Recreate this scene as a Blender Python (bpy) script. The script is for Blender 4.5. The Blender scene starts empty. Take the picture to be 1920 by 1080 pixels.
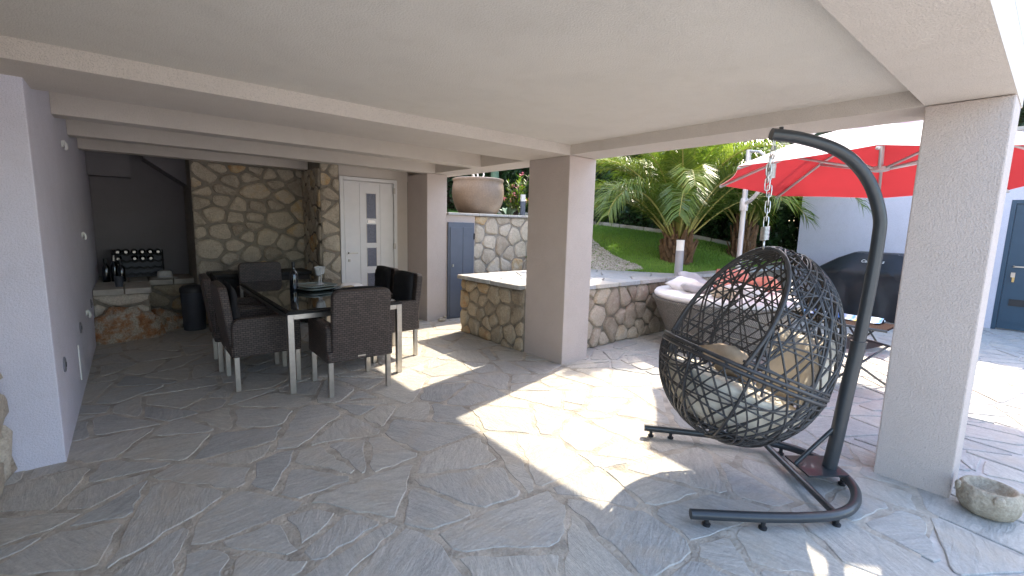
import bpy, math, random
import numpy as np
from mathutils import Vector, Matrix

sc = bpy.context.scene
COL = sc.collection
R = math.radians

# ------------------------------------------------------------------ camera, sky, sun, exposure
cam_d = bpy.data.cameras.new("camera")
cam = bpy.data.objects.new("camera", cam_d)
COL.objects.link(cam)
sc.camera = cam
cam_d.sensor_width = 36.0
cam_d.lens = 36.0 * 852.0 / 1920.0
cam_d.clip_start = 0.05
cam_d.clip_end = 1200
_r = Vector((0.76866918, -0.63913771, 0.0255085))
_d = Vector((-0.06793874, -0.12123114, -0.99029659))
_f = Vector((0.63602832, 0.75947745, -0.13660885))
cam.matrix_world = Matrix(((_r.x, -_d.x, -_f.x, 0), (_r.y, -_d.y, -_f.y, 0), (_r.z, -_d.z, -_f.z, 1.55), (0, 0, 0, 1)))

SUN_TO = Vector((0.973, 0.231, 1.039)).normalized()          # towards the sun
sun_el = math.asin(SUN_TO.z)
sun_az = math.atan2(SUN_TO.x, SUN_TO.y)
w = bpy.data.worlds.new("World")
sc.world = w
w.use_nodes = True
wn = w.node_tree
bg = wn.nodes["Background"]
sky = wn.nodes.new("ShaderNodeTexSky")
sky.sky_type = 'NISHITA'
sky.sun_disc = False
sky.sun_elevation = sun_el
sky.sun_rotation = sun_az
sky.air_density = 1.0
sky.dust_density = 1.5
wn.links.new(sky.outputs[0], bg.inputs[0])
bg.inputs[1].default_value = 0.15
sd = bpy.data.lights.new("sun", 'SUN')
sd.energy = 2.0
sd.angle = R(0.8)
sd.color = (1.0, 0.88, 0.70)
sun = bpy.data.objects.new("sun", sd)
COL.objects.link(sun)
sun.rotation_euler = (-SUN_TO).to_track_quat('-Z', 'Y').to_euler()
vs = sc.view_settings
vs.view_transform = 'Standard'
vs.look = 'None'
vs.exposure = 2.33
vs.gamma = 1.0
vs.use_curve_mapping = False
sc.cycles.max_bounces = 10
sc.cycles.diffuse_bounces = 6
sc.cycles.use_denoising = True

# ------------------------------------------------------------------ materials
def new_mat(name):
    m = bpy.data.materials.new(name)
    m.use_nodes = True
    nt = m.node_tree
    return m, nt, nt.nodes["Principled BSDF"]

def N(nt, t, **kw):
    n = nt.nodes.new(t)
    for k, v in kw.items():
        setattr(n, k, v)
    return n

def noise(nt, scale, detail=4, rough=.55, coord='Object', vec=None, dist=0):
    n = N(nt, "ShaderNodeTexNoise")
    n.inputs['Scale'].default_value = scale
    n.inputs['Detail'].default_value = detail
    n.inputs['Roughness'].default_value = rough
    n.inputs['Distortion'].default_value = dist
    if vec is None:
        tc = N(nt, "ShaderNodeTexCoord")
        vec = tc.outputs[coord]
    nt.links.new(vec, n.inputs['Vector'])
    return n

def worldpos(nt, scale=None):
    g = N(nt, "ShaderNodeNewGeometry")
    if scale is None:
        return g.outputs['Position']
    m = N(nt, "ShaderNodeMapping")
    m.inputs['Scale'].default_value = scale
    nt.links.new(g.outputs['Position'], m.inputs['Vector'])
    return m.outputs[0]

def ramp(nt, fac, stops):
    r = N(nt, "ShaderNodeValToRGB")
    e = r.color_ramp.elements
    while len(e) < len(stops):
        e.new(0.5)
    for i, (p, c) in enumerate(stops):
        e[i].position = p
        e[i].color = (*c, 1) if len(c) == 3 else c
    nt.links.new(fac, r.inputs[0])
    return r.outputs[0]

def mix(nt, a, b, fac, mode='MIX'):
    m = N(nt, "ShaderNodeMix", data_type='RGBA', blend_type=mode)
    for s, v in ((6, a), (7, b)):
        if hasattr(v, 'is_output') or isinstance(v, bpy.types.NodeSocket):
            nt.links.new(v, m.inputs[s])
        else:
            m.inputs[s].default_value = (*v, 1)
    if isinstance(fac, bpy.types.NodeSocket):
        nt.links.new(fac, m.inputs[0])
    else:
        m.inputs[0].default_value = fac
    return m.outputs[2]

def bump(nt, b, height, strength=.3, dist=.01, normal=None):
    n = N(nt, "ShaderNodeBump")
    n.inputs['Strength'].default_value = strength
    n.inputs['Distance'].default_value = dist
    nt.links.new(height, n.inputs['Height'])
    if normal is not None:
        nt.links.new(normal, n.inputs['Normal'])
    nt.links.new(n.outputs[0], b.inputs['Normal'])
    return n.outputs[0]

def simple(name, col, rough=.6, metal=0., var=.15, vscale=8., bs=0., bscale=60., bdist=.003, coat=0., spec=.5):
    m, nt, b = new_mat(name)
    b.inputs['Roughness'].default_value = rough
    b.inputs['Metallic'].default_value = metal
    b.inputs['Specular IOR Level'].default_value = spec
    b.inputs['Coat Weight'].default_value = coat
    n = noise(nt, vscale, 5)
    dark = tuple(c * (1 - var) for c in col)
    lite = tuple(min(1, c * (1 + var)) for c in col)
    nt.links.new(ramp(nt, n.outputs[0], [(.3, dark), (.7, lite)]), b.inputs['Base Color'])
    if bs:
        n2 = noise(nt, bscale, 4)
        bump(nt, b, n2.outputs[0], bs, bdist)
    return m

def plaster(name, col, grain=1.0):
    m, nt, b = new_mat(name)
    b.inputs['Roughness'].default_value = .92
    b.inputs['Specular IOR Level'].default_value = .15
    p = worldpos(nt)
    n = noise(nt, 1.1, 7, .62, vec=p, dist=.8)
    n3 = noise(nt, 200, 2, .6, vec=p)
    n4 = noise(nt, 5.5, 7, .7, vec=p, dist=.4)
    c = ramp(nt, n.outputs[0], [(.25, tuple(x * .93 for x in col)), (.55, col), (.75, tuple(x * 1.03 for x in col))])
    c = mix(nt, c, ramp(nt, n4.outputs[0], [(.3, (.92, .91, .89)), (.5, (1, 1, 1)), (.7, (1.03, 1.03, 1.03))]), .5, 'MULTIPLY')
    c = mix(nt, c, tuple(x * .70 for x in col), ramp(nt, n3.outputs[0], [(.30, (1, 1, 1)), (.47, (0, 0, 0))]))
    nt.links.new(c, b.inputs['Base Color'])
    n1 = noise(nt, 105, 3, .65, vec=p)
    n2 = noise(nt, 7, 4, .5, vec=p)
    bb = bump(nt, b, n2.outputs[0], .12, .02)
    bump(nt, b, n1.outputs[0], min(1, .6 * grain), .009, bb)
    return m

def stone_mat(name, stops, bs=1., big=11., scale_noise=7., speck=.5, rough=.88, mixv=.95):
    m, nt, b = new_mat(name)
    b.inputs['Roughness'].default_value = rough
    b.inputs['Specular IOR Level'].default_value = .25
    at = N(nt, "ShaderNodeAttribute", attribute_name="tint")
    p = worldpos(nt)
    n = noise(nt, scale_noise, 7, .65, vec=p)
    add = N(nt, "ShaderNodeMath", operation='MULTIPLY_ADD')
    nt.links.new(n.outputs[0], add.inputs[0])
    add.inputs[1].default_value = mixv
    sub = N(nt, "ShaderNodeMath", operation='SUBTRACT')
    nt.links.new(at.outputs['Fac'], sub.inputs[0])
    sub.inputs[1].default_value = mixv * .5
    nt.links.new(sub.outputs[0], add.inputs[2])
    c = ramp(nt, add.outputs[0], stops)
    n2 = noise(nt, 60, 4, .7, vec=p)
    c = mix(nt, c, ramp(nt, n2.outputs[0], [(.35, (.55, .5, .45)), (.65, (1.15, 1.13, 1.1))]), speck, 'MULTIPLY')
    nt.links.new(c, b.inputs['Base Color'])
    n3 = noise(nt, big, 5, .6, vec=p)
    n4 = noise(nt, 75, 4, .7, vec=p)
    b1 = bump(nt, b, n3.outputs[0], bs, .03)
    bump(nt, b, n4.outputs[0], bs * .8, .006, b1)
    return m

def paving_mat(name, stops):
    m, nt, b = new_mat(name)
    b.inputs['Specular IOR Level'].default_value = .35
    at = N(nt, "ShaderNodeAttribute", attribute_name="tint")
    at2 = N(nt, "ShaderNodeAttribute", attribute_name="turn")
    p = worldpos(nt)
    # cleft slate: layers stretched along each stone's own direction
    vr = N(nt, "ShaderNodeVectorRotate", rotation_type='Z_AXIS')
    nt.links.new(p, vr.inputs['Vector'])
    nt.links.new(at2.outputs['Fac'], vr.inputs['Angle'])
    mp = N(nt, "ShaderNodeMapping")
    mp.inputs['Scale'].default_value = (1.0, 4.5, 1)
    nt.links.new(vr.outputs[0], mp.inputs['Vector'])
    n = noise(nt, 3.2, 8, .68, vec=p)
    add = N(nt, "ShaderNodeMath", operation='MULTIPLY_ADD')
    nt.links.new(n.outputs[0], add.inputs[0])
    add.inputs[1].default_value = .9
    sub = N(nt, "ShaderNodeMath", operation='SUBTRACT')
    nt.links.new(at.outputs['Fac'], sub.inputs[0])
    sub.inputs[1].default_value = .45
    nt.links.new(sub.outputs[0], add.inputs[2])
    c = ramp(nt, add.outputs[0], stops)
    n2 = noise(nt, 55, 6, .75, vec=p)
    c = mix(nt, c, ramp(nt, n2.outputs[0], [(.33, (.62, .6, .58)), (.66, (1.12, 1.12, 1.12))]), .55, 'MULTIPLY')
    ns = noise(nt, 6.0, 9, .66, vec=mp.outputs[0], dist=1.3)
    c = mix(nt, c, ramp(nt, ns.outputs[0], [(.36, (.62, .62, .61)), (.5, (1, 1, 1)), (.64, (1.28, 1.27, 1.25))]), .38, 'MULTIPLY')
    n5 = noise(nt, 2.6, 6, .6, vec=p, dist=.6)
    c = mix(nt, c, (.52, .435, .33), ramp(nt, n5.outputs[0], [(.52, (0, 0, 0)), (.74, (.6, .6, .6))]))
    nt.links.new(c, b.inputs['Base Color'])
    nt.links.new(ramp(nt, n2.outputs[0], [(.3, (.45, .45, .45)), (.7, (.72, .72, .72))]), b.inputs['Roughness'])
    n3 = noise(nt, 5.0, 9, .62, vec=mp.outputs[0], dist=1.1)
    n4 = noise(nt, 38, 5, .7, vec=mp.outputs[0])
    b1 = bump(nt, b, n3.outputs[0], .42, .03)
    bump(nt, b, n4.outputs[0], .55, .008, b1)
    return m

def wicker(name, c1, c2, gap, bw=.034, rh=.011, rough=.5, bs=.8):
    m, nt, b = new_mat(name)
    b.inputs['Roughness'].default_value = rough
    tc = N(nt, "ShaderNodeTexCoord")
    br = N(nt, "ShaderNodeTexBrick")
    br.offset = .5
    for k, v in (('Scale', 1.), ('Mortar Size', .0034), ('Mortar Smooth', .6), ('Brick Width', bw), ('Row Height', rh)):
        br.inputs[k].default_value = v
    br.inputs['Color1'].default_value = (*c1, 1)
    br.inputs['Color2'].default_value = (*c2, 1)
    br.inputs['Mortar'].default_value = (*gap, 1)
    nt.links.new(tc.outputs['UV'], br.inputs['Vector'])
    nt.links.new(br.outputs['Color'], b.inputs['Base Color'])
    inv = N(nt, "ShaderNodeMath", operation='SUBTRACT')
    inv.inputs[0].default_value = 1
    nt.links.new(br.outputs['Fac'], inv.inputs[1])
    bump(nt, b, inv.outputs[0], bs, .004)
    return m

def leaf_mat(name, stops, trans=.35, rough=.45):
    m, nt, b = new_mat(name)
    b.inputs['Roughness'].default_value = rough
    at = N(nt, "ShaderNodeAttribute", attribute_name="tint")
    c = ramp(nt, at.outputs['Fac'], stops)
    nt.links.new(c, b.inputs['Base Color'])
    tr = N(nt, "ShaderNodeBsdfTranslucent")
    c2 = mix(nt, c, (1.0, 1.0, .35), 1.0, 'MULTIPLY')
    nt.links.new(c2, tr.inputs[0])
    ms = N(nt, "ShaderNodeMixShader")
    ms.inputs[0].default_value = trans
    nt.links.new(b.outputs[0], ms.inputs[1])
    nt.links.new(tr.outputs[0], ms.inputs[2])
    nt.links.new(ms.outputs[0], nt.nodes["Material Output"].inputs[0])
    return m

def cloth_thin(name, col, trans=.5, rough=.8):
    m, nt, b = new_mat(name)
    b.inputs['Roughness'].default_value = rough
    b.inputs['Specular IOR Level'].default_value = .2
    n = noise(nt, 3, 4)
    c = ramp(nt, n.outputs[0], [(.3, tuple(x * .93 for x in col)), (.7, col)])
    nt.links.new(c, b.inputs['Base Color'])
    tr = N(nt, "ShaderNodeBsdfTranslucent")
    nt.links.new(c, tr.inputs[0])
    ms = N(nt, "ShaderNodeMixShader")
    ms.inputs[0].default_value = trans
    nt.links.new(b.outputs[0], ms.inputs[1])
    nt.links.new(tr.outputs[0], ms.inputs[2])
    nt.links.new(ms.outputs[0], nt.nodes["Material Output"].inputs[0])
    w2 = noise(nt, 900, 2)
    bump(nt, b, w2.outputs[0], .15, .001)
    return m

def glass_mat(name, col=(1, 1, 1), rough=.02, ior=1.45):
    m, nt, b = new_mat(name)
    b.inputs['Base Color'].default_value = (*col, 1)
    b.inputs['Transmission Weight'].default_value = 1
    b.inputs['Roughness'].default_value = rough
    b.inputs['IOR'].default_value = ior
    return m

M = {}
M['ceil'] = plaster('stucco_ceiling', (.72, .68, .62))
M['beam'] = plaster('stucco_beam', (.66, .60, .54))
M['column'] = plaster('stucco_column', (.60, .52, .475), 1.5)
M['wall'] = plaster('stucco_wall', (.70, .685, .77), .8)
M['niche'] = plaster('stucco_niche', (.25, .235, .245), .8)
M['white_wall'] = plaster('pale_render', (.62, .61, .68), .4)
M['mortar'] = simple('mortar', (.25, .22, .175), .95, var=.25, vscale=14, bs=.8, bscale=70, bdist=.006)
M['mortar_tan'] = simple('tan_mortar', (.25, .215, .165), .95, var=.3, vscale=14, bs=.8, bscale=70, bdist=.006)
M['mortar_light'] = simple('pale_mortar', (.30, .275, .24), .95, var=.25, vscale=14, bs=.8, bscale=70, bdist=.006)
M['joint'] = simple('pale_joint_grout', (.48, .46, .43), .95, var=.25, vscale=9, bs=.9, bscale=55, bdist=.008)
M['joint_tan'] = simple('sandy_joint_mortar', (.46, .415, .35), .95, var=.35, vscale=7, bs=1., bscale=45, bdist=.012)
M['rubble'] = stone_mat('limestone_rubble', [(.0, (.33, .28, .22)), (.35, (.50, .44, .35)), (.6, (.58, .51, .40)), (.80, (.58, .44, .26)), (.95, (.54, .29, .13)), (1, (.46, .21, .09))])
M['rubble_pale'] = stone_mat('pale_limestone_rubble', [(.0, (.42, .36, .29)), (.35, (.58, .52, .43)), (.65, (.66, .60, .51)), (.85, (.60, .49, .33)), (1, (.55, .36, .19))])
M['rubble_warm'] = stone_mat('warm_limestone_rubble', [(.0, (.33, .265, .20)), (.35, (.50, .42, .335)), (.65, (.58, .50, .40)), (.85, (.57, .43, .29)), (1, (.50, .30, .16))])
M['rubble_dark'] = stone_mat('brown_limestone_rubble', [(.0, (.28, .23, .17)), (.35, (.42, .36, .27)), (.65, (.51, .43, .32)), (.85, (.50, .37, .22)), (1, (.46, .27, .14))])
M['paving'] = paving_mat('slate_paving', [(.0, (.37, .37, .36)), (.28, (.465, .46, .44)), (.5, (.53, .51, .47)), (.7, (.555, .53, .475)), (.9, (.585, .54, .46)), (1, (.59, .51, .40))])
M['paving_pale'] = paving_mat('pale_slate_paving', [(.0, (.36, .37, .38)), (.4, (.46, .47, .47)), (.7, (.52, .51, .49)), (1, (.54, .49, .42))])
M['slab'] = simple('pale_stone_slab', (.46, .42, .36), .8, var=.2, vscale=6, bs=.5, bscale=40, bdist=.006)
M['rock'] = stone_mat('rough_boulder', [(.0, (.26, .22, .17)), (.4, (.42, .37, .30)), (.6, (.52, .46, .38)), (.8, (.44, .24, .13)), (1, (.36, .15, .07))], bs=1., big=16, scale_noise=8, mixv=1.7, speck=.7)
M['bowlstone'] = stone_mat('carved_stone', [(.0, (.28, .24, .17)), (.5, (.50, .44, .35)), (1, (.62, .57, .48))], bs=.6, big=30, scale_noise=12)
M['steel'] = simple('brushed_steel', (.52, .49, .45), .34, 1., .08, 30)
M['chrome'] = simple('zinc_chain', (.62, .62, .6), .3, 1., .1, 60)
M['wick'] = wicker('brown_wicker', (.105, .078, .066), (.060, .044, .038), (.008, .006, .006), .040, .019)
M['wick_grey'] = wicker('grey_wicker', (.40, .375, .34), (.28, .26, .235), (.04, .036, .032), .024, .014)
M['wick_brown'] = wicker('dark_brown_sling', (.075, .042, .036), (.055, .030, .026), (.01, .007, .006), .03, .014, .9)
M['wick_brown'].node_tree.nodes['Principled BSDF'].inputs['Specular IOR Level'].default_value = .05
M['wick_black'] = wicker('black_wicker', (.02, .018, .018), (.014, .013, .013), (.004, .004, .004))
M['blackcloth'] = simple('black_cushion', (.012, .012, .014), .9, bs=.3, bscale=300, bdist=.001)
M['cover'] = simple('black_vinyl_cover', (.017, .019, .024), .42, var=.2, vscale=5, bs=.25, bscale=9, bdist=.03)
M['darkglass'] = simple('smoked_glass', (.010, .012, .012), .04, var=.05, coat=.5)
M['bottle'] = simple('dark_bottle_glass', (.006, .008, .012), .07, coat=.6)
M['foil'] = simple('bottle_cap_foil', (.35, .33, .30), .3, .8)
M['crystal'] = glass_mat('crystal_glass', (.96, .97, .97), .12)
M['crystal'].node_tree.nodes['Principled BSDF'].inputs['Transmission Weight'].default_value = .65
M['aqua'] = simple('tray_glass', (.34, .40, .385), .08, var=.1, coat=.4)
M['aqua'].node_tree.nodes['Principled BSDF'].inputs['Transmission Weight'].default_value = .35
M['frost'] = simple('ornamental_glass', (.13, .14, .19), .2, var=.9, vscale=110, bs=.8, bscale=90, bdist=.006)
M['white'] = simple('white_door_paint', (.78, .77, .76), .35, var=.03)
M['slate_paint'] = simple('slate_blue_paint', (.115, .135, .175), .5, var=.06)
M['teal_paint'] = simple('dark_teal_paint', (.025, .062, .10), .45, var=.06)
M['black'] = simple('black_metal', (.02, .02, .022), .5)
M['powder'] = simple('charcoal_powder_coat', (.030, .035, .040), .38, var=.1, vscale=40, coat=.2)
M['rattan'] = simple('charcoal_rattan', (.040, .039, .040), .40, var=.35, vscale=25, bs=.3, bscale=300, bdist=.001)
M['cream'] = simple('cream_cushion', (.72, .66, .55), .9, var=.06, vscale=4, bs=.35, bscale=14, bdist=.02)
M['tan'] = simple('tan_pillow', (.46, .36, .26), .9, var=.2, bs=.3, bscale=20, bdist=.01)
M['offwhite'] = simple('white_cushion', (.78, .75, .74), .9, var=.04, bs=.3, bscale=12, bdist=.02)
M['pillowgrey'] = simple('grey_pillow', (.45, .43, .44), .9, var=.2, vscale=5, bs=.3, bscale=14, bdist=.02)
M['pink'] = simple('coral_cushion', (.70, .26, .20), .9, var=.12, bs=.3, bscale=14, bdist=.02)
M['alu'] = simple('umbrella_aluminium', (.55, .55, .56), .4, .4, .05)
M['canopy_out'] = cloth_thin('sun_glare_canopy_cloth', (.86, .80, .77), .22)  # sun glare on the red canopy's outside, put into this pale colour
M['canopy_in'] = cloth_thin('red_canopy_cloth', (.68, .080, .098), .5)
M['terracotta'] = None
M['gravel'] = stone_mat('river_gravel', [(.0, (.34, .31, .26)), (.5, (.52, .48, .42)), (1, (.68, .64, .58))], bs=.2)
M['soil'] = simple('garden_soil', (.07, .055, .04), .95, var=.4, vscale=9, bs=.8, bscale=40, bdist=.02)
M['lawn'] = simple('lawn_turf', (.13, .24, .04), .9, var=.35, vscale=7, bs=.8, bscale=90, bdist=.02)
M['blade'] = leaf_mat('grass_blade', [(0, (.14, .27, .035)), (.6, (.22, .40, .06)), (1, (.32, .45, .10))], .3)
M['hedge'] = leaf_mat('hedge_leaf', [(0, (.014, .036, .012)), (.6, (.034, .080, .025)), (1, (.08, .15, .045))], .2, .4)
M['tree'] = leaf_mat('tree_leaf', [(0, (.022, .034, .015)), (.6, (.05, .075, .028)), (1, (.10, .14, .05))], .25)
M['frond'] = leaf_mat('palm_leaf', [(0, (.055, .10, .025)), (.45, (.13, .21, .05)), (.8, (.27, .35, .085)), (1, (.45, .43, .12))], .45, .32)
M['frond_rib'] = simple('palm_rib', (.34, .31, .09), .6, var=.2)
M['oleander'] = leaf_mat('oleander_leaf', [(0, (.07, .15, .02)), (.6, (.18, .30, .04)), (1, (.36, .46, .08))], .4)
M['petal'] = leaf_mat('oleander_petal', [(0, (.65, .10, .14)), (1, (.85, .30, .30))], .3)
M['cactus'] = simple('cactus_skin', (.12, .20, .12), .6, var=.2)
M['bark'] = simple('palm_bark', (.12, .075, .045), .95, var=.5, vscale=12, bs=1., bscale=40, bdist=.02)
M['dead'] = simple('dry_leaf_base', (.15, .085, .045), .9, var=.45, vscale=18, bs=.6, bscale=60, bdist=.01)
M['wood'] = simple('tree_bark', (.10, .08, .06), .95, var=.4, bs=.8, bscale=30, bdist=.02)
M['straw'] = simple('straw_hat', (.60, .57, .52), .9, var=.12, vscale=40, bs=.5, bscale=160, bdist=.002)
M['lampwhite'] = simple('frosted_lamp_head', (.80, .80, .76), .5, var=.03)
M['lampgrey'] = simple('bollard_grey', (.36, .36, .38), .5, .2, .05)
M['lampdark'] = simple('bollard_slate', (.12, .14, .18), .5, .1, .05)
M['plastic_dark'] = simple('bin_plastic', (.055, .06, .075), .5)
M['grey_disc'] = simple('grey_wall_outlet', (.20, .20, .23), .5)
M['brass'] = simple('brass', (.55, .40, .18), .35, .9)
M['ground'] = simple('pale_gravel_ground', (.50, .46, .40), .95, var=.3, vscale=.5)

def terracotta():
    m, nt, b = new_mat('glazed_terracotta')
    b.inputs['Roughness'].default_value = .45
    tc = N(nt, "ShaderNodeTexCoord")
    n = noise(nt, 2.2, 6, .6)
    n2 = noise(nt, 40, 4, .6)
    c = ramp(nt, n.outputs[0], [(.3, (.19, .145, .105)), (.5, (.23, .175, .13)), (.7, (.22, .185, .155))])
    c = mix(nt, c, ramp(nt, n2.outputs[0], [(.35, (.7, .68, .66)), (.65, (1.1, 1.1, 1.1))]), .5, 'MULTIPLY')
    nt.links.new(c, b.inputs['Base Color'])
    wv = N(nt, "ShaderNodeTexWave", bands_direction='Z')
    wv.inputs['Scale'].default_value = 14
    wv.inputs['Distortion'].default_value = 1.5
    nt.links.new(tc.outputs['Object'], wv.inputs['Vector'])
    bump(nt, b, wv.outputs['Fac'], .15, .006)
    return m
M['terracotta'] = terracotta()

def stripes():
    m, nt, b = new_mat('striped_towel')
    b.inputs['Roughness'].default_value = .95
    tc = N(nt, "ShaderNodeTexCoord")
    sx = N(nt, "ShaderNodeSeparateXYZ")
    nt.links.new(tc.outputs['UV'], sx.inputs[0])
    mm = N(nt, "ShaderNodeMath", operation='MULTIPLY')
    mm.inputs[1].default_value = 3.2
    nt.links.new(sx.outputs[0], mm.inputs[0])
    fr = N(nt, "ShaderNodeMath", operation='FRACT')
    nt.links.new(mm.outputs[0], fr.inputs[0])
    c = ramp(nt, fr.outputs[0], [(0, (.03, .16, .50)), (.34, (.75, .76, .78)), (.5, (.05, .25, .6)), (.7, (.8, .55, .12)), (.78, (.78, .78, .8)), (.9, (.02, .10, .38))])
    nt.nodes[-1].color_ramp.interpolation = 'CONSTANT' if False else 'LINEAR'
    nt.links.new(c, b.inputs['Base Color'])
    return m
M['towel'] = stripes()

# ------------------------------------------------------------------ mesh helpers
def T(x=0, y=0, z=0, rz=0, rx=0, ry=0):
    return Matrix.Translation((x, y, z)) @ Matrix.Rotation(rz, 4, 'Z') @ Matrix.Rotation(ry, 4, 'Y') @ Matrix.Rotation(rx, 4, 'X')

class MB:
    def __init__(s):
        s.v = []
        s.f = []
        s.t = []
    def add(s, vs, fs, m=None, tint=.5):
        o = len(s.v)
        if m is not None:
            vs = [m @ Vector(p) for p in vs]
        s.v += [tuple(p) for p in vs]
        s.f += [tuple(i + o for i in f) for f in fs]
        s.t += [tint] * len(vs)
        return s
    def box(s, x0, x1, y0, y1, z0, z1, m=None, tint=.5):
        vs = [(x, y, z) for z in (z0, z1) for y in (y0, y1) for x in (x0, x1)]
        fs = [(0, 2, 3, 1), (4, 5, 7, 6), (0, 1, 5, 4), (2, 6, 7, 3), (0, 4, 6, 2), (1, 3, 7, 5)]
        return s.add(vs, fs, m, tint)
    def prism(s, poly, d0, d1, m=None, tint=.5):
        """poly in local x/z, extruded along local y from d0 to d1"""
        n = len(poly)
        vs = [(x, d0, z) for x, z in poly] + [(x, d1, z) for x, z in poly]
        fs = [tuple(range(n)), tuple(range(2 * n - 1, n - 1, -1))]
        fs += [(i, i + n, (i + 1) % n + n, (i + 1) % n) for i in range(n)]
        return s.add(vs, fs, m, tint)
    def lathe(s, prof, n=24, m=None, cap0=True, cap1=True, tint=.5):
        vs, fs = [], []
        for r, z in prof:
            for k in range(n):
                a = 2 * math.pi * k / n
                vs.append((r * math.cos(a), r * math.sin(a), z))
        for i in range(len(prof) - 1):
            for k in range(n):
                k2 = (k + 1) % n
                fs.append((i * n + k, i * n + k2, (i + 1) * n + k2, (i + 1) * n + k))
        if cap0:
            fs.append(tuple(range(n - 1, -1, -1)))
        if cap1:
            b = (len(prof) - 1) * n
            fs.append(tuple(range(b, b + n)))
        return s.add(vs, fs, m, tint)
    def tube(s, pts, r, n=8, m=None, closed=False, tint=.5, cap=True):
        pts = [Vector(p) for p in pts]
        L = len(pts)
        rr = r if isinstance(r, (list, tuple)) else [r] * L
        vs, fs = [], []
        prev = None
        for i, p in enumerate(pts):
            if closed:
                t = pts[(i + 1) % L] - pts[i - 1]
            else:
                t = pts[min(i + 1, L - 1)] - pts[max(i - 1, 0)]
            if t.length < 1e-9:
                t = Vector((0, 0, 1))
            t.normalize()
            if prev is None:
                u = t.orthogonal().normalized()
            else:
                u = (prev - t * prev.dot(t))
                u = u.normalized() if u.length > 1e-6 else t.orthogonal().normalized()
            prev = u
            wv = t.cross(u)
            for k in range(n):
                a = 2 * math.pi * k / n
                vs.append(p + (u * math.cos(a) + wv * math.sin(a)) * rr[i])
        for i in range(L if closed else L - 1):
            j = (i + 1) % L
            for k in range(n):
                k2 = (k + 1) % n
                fs.append((i * n + k, i * n + k2, j * n + k2, j * n + k))
        if cap and not closed:
            fs.append(tuple(range(n - 1, -1, -1)))
            fs.append(tuple(range((L - 1) * n, L * n)))
        return s.add(vs, fs, m, tint)
    def build(s, name, mat, parent=None, loc=None, smooth=False, angle=None, uv=False, bevel=0, kind=None, label=None, attrs=True, rot=None):
        me = bpy.data.meshes.new(name)
        me.from_pydata(s.v, [], s.f)
        if attrs:
            a = me.attributes.new('tint', 'FLOAT', 'POINT')
            a.data.foreach_set('value', s.t)
        return finish(me, name, mat, parent, loc, smooth, angle, uv, bevel, kind, label, rot)

def finish(me, name, mat, parent=None, loc=None, smooth=False, angle=None, uv=False, bevel=0, kind=None, label=None, rot=None):
    me.update()
    if uv:
        ul = me.uv_layers.new(name='UVMap')
        for p in me.polygons:
            n = p.normal
            ax = max(range(3), key=lambda i: abs(n[i]))
            for li in p.loop_indices:
                co = me.vertices[me.loops[li].vertex_index].co
                ul.data[li].uv = (co.y, co.z) if ax == 0 else ((co.x, co.z) if ax == 1 else (co.x, co.y))
    if smooth or angle:
        for p in me.polygons:
            p.use_smooth = True
        if angle:
            me.set_sharp_from_angle(angle=R(angle))
    me.materials.append(mat)
    o = bpy.data.objects.new(name, me)
    COL.objects.link(o)
    if parent is not None:
        o.parent = parent
    if loc is not None:
        o.location = loc
    if rot is not None:
        o.rotation_euler = rot
    if bevel:
        b = o.modifiers.new('bevel', 'BEVEL')
        b.width = bevel
        b.segments = 2
        b.limit_method = 'ANGLE'
        b.angle_limit = R(40)
    if kind:
        o['kind'] = kind
    if label:
        o['label'] = label
    return o

def thing(name, label, cat, loc=(0, 0, 0), rz=0, group=None, rot=None):
    o = bpy.data.objects.new(name, None)
    COL.objects.link(o)
    o.location = loc
    o.rotation_euler = rot if rot is not None else (0, 0, rz)
    o.empty_display_size = .1
    return tag(o, label, cat, group)

def tag(o, label, cat, group=None):
    o['label'] = label
    o['category'] = cat
    if group:
        o['group'] = group
    return o

KIDS = {}
def dup(root, loc, rz, label):
    r = root.copy()
    COL.objects.link(r)
    r.location = loc
    r.rotation_euler = (0, 0, rz)
    r['label'] = label
    for ch in list(root.children):
        c = ch.copy()
        COL.objects.link(c)
        c.parent = r
        for g in ch.children:
            d = g.copy()
            COL.objects.link(d)
            d.parent = c
    return r

def catmull(pts, k=6, closed=False):
    P = [Vector(p) for p in pts]
    n = len(P)
    out = []
    rng = range(n if closed else n - 1)
    for i in rng:
        p1, p2 = P[i], P[(i + 1) % n]
        p0 = P[i - 1] if (closed or i > 0) else p1 * 2 - p2
        p3 = P[(i + 2) % n] if (closed or i + 2 < n) else p2 * 2 - p1
        for j in range(k):
            t = j / k
            out.append(.5 * ((2 * p1) + (p2 - p0) * t + (2 * p0 - 5 * p1 + 4 * p2 - p3) * t * t + (3 * p1 - p0 - 3 * p2 + p3) * t ** 3))
    if not closed:
        out.append(P[-1])
    return out

def rrect(x0, x1, z0, z1, r, seg=4, corners=(1, 1, 1, 1)):
    """rounded rectangle outline (x,z), corners: bl, br, tr, tl"""
    out = []
    for (cx, cz, a0, on) in ((x0, z0, 180, corners[0]), (x1, z0, 270, corners[1]), (x1, z1, 0, corners[2]), (x0, z1, 90, corners[3])):
        if not on:
            out.append((cx, cz))
            continue
        mx = cx + r if cx == x0 else cx - r
        mz = cz + r if cz == z0 else cz - r
        for k in range(seg + 1):
            a = R(a0 + 90 * k / seg)
            out.append((mx + r * math.cos(a), mz + r * math.sin(a)))
    return out

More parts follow.
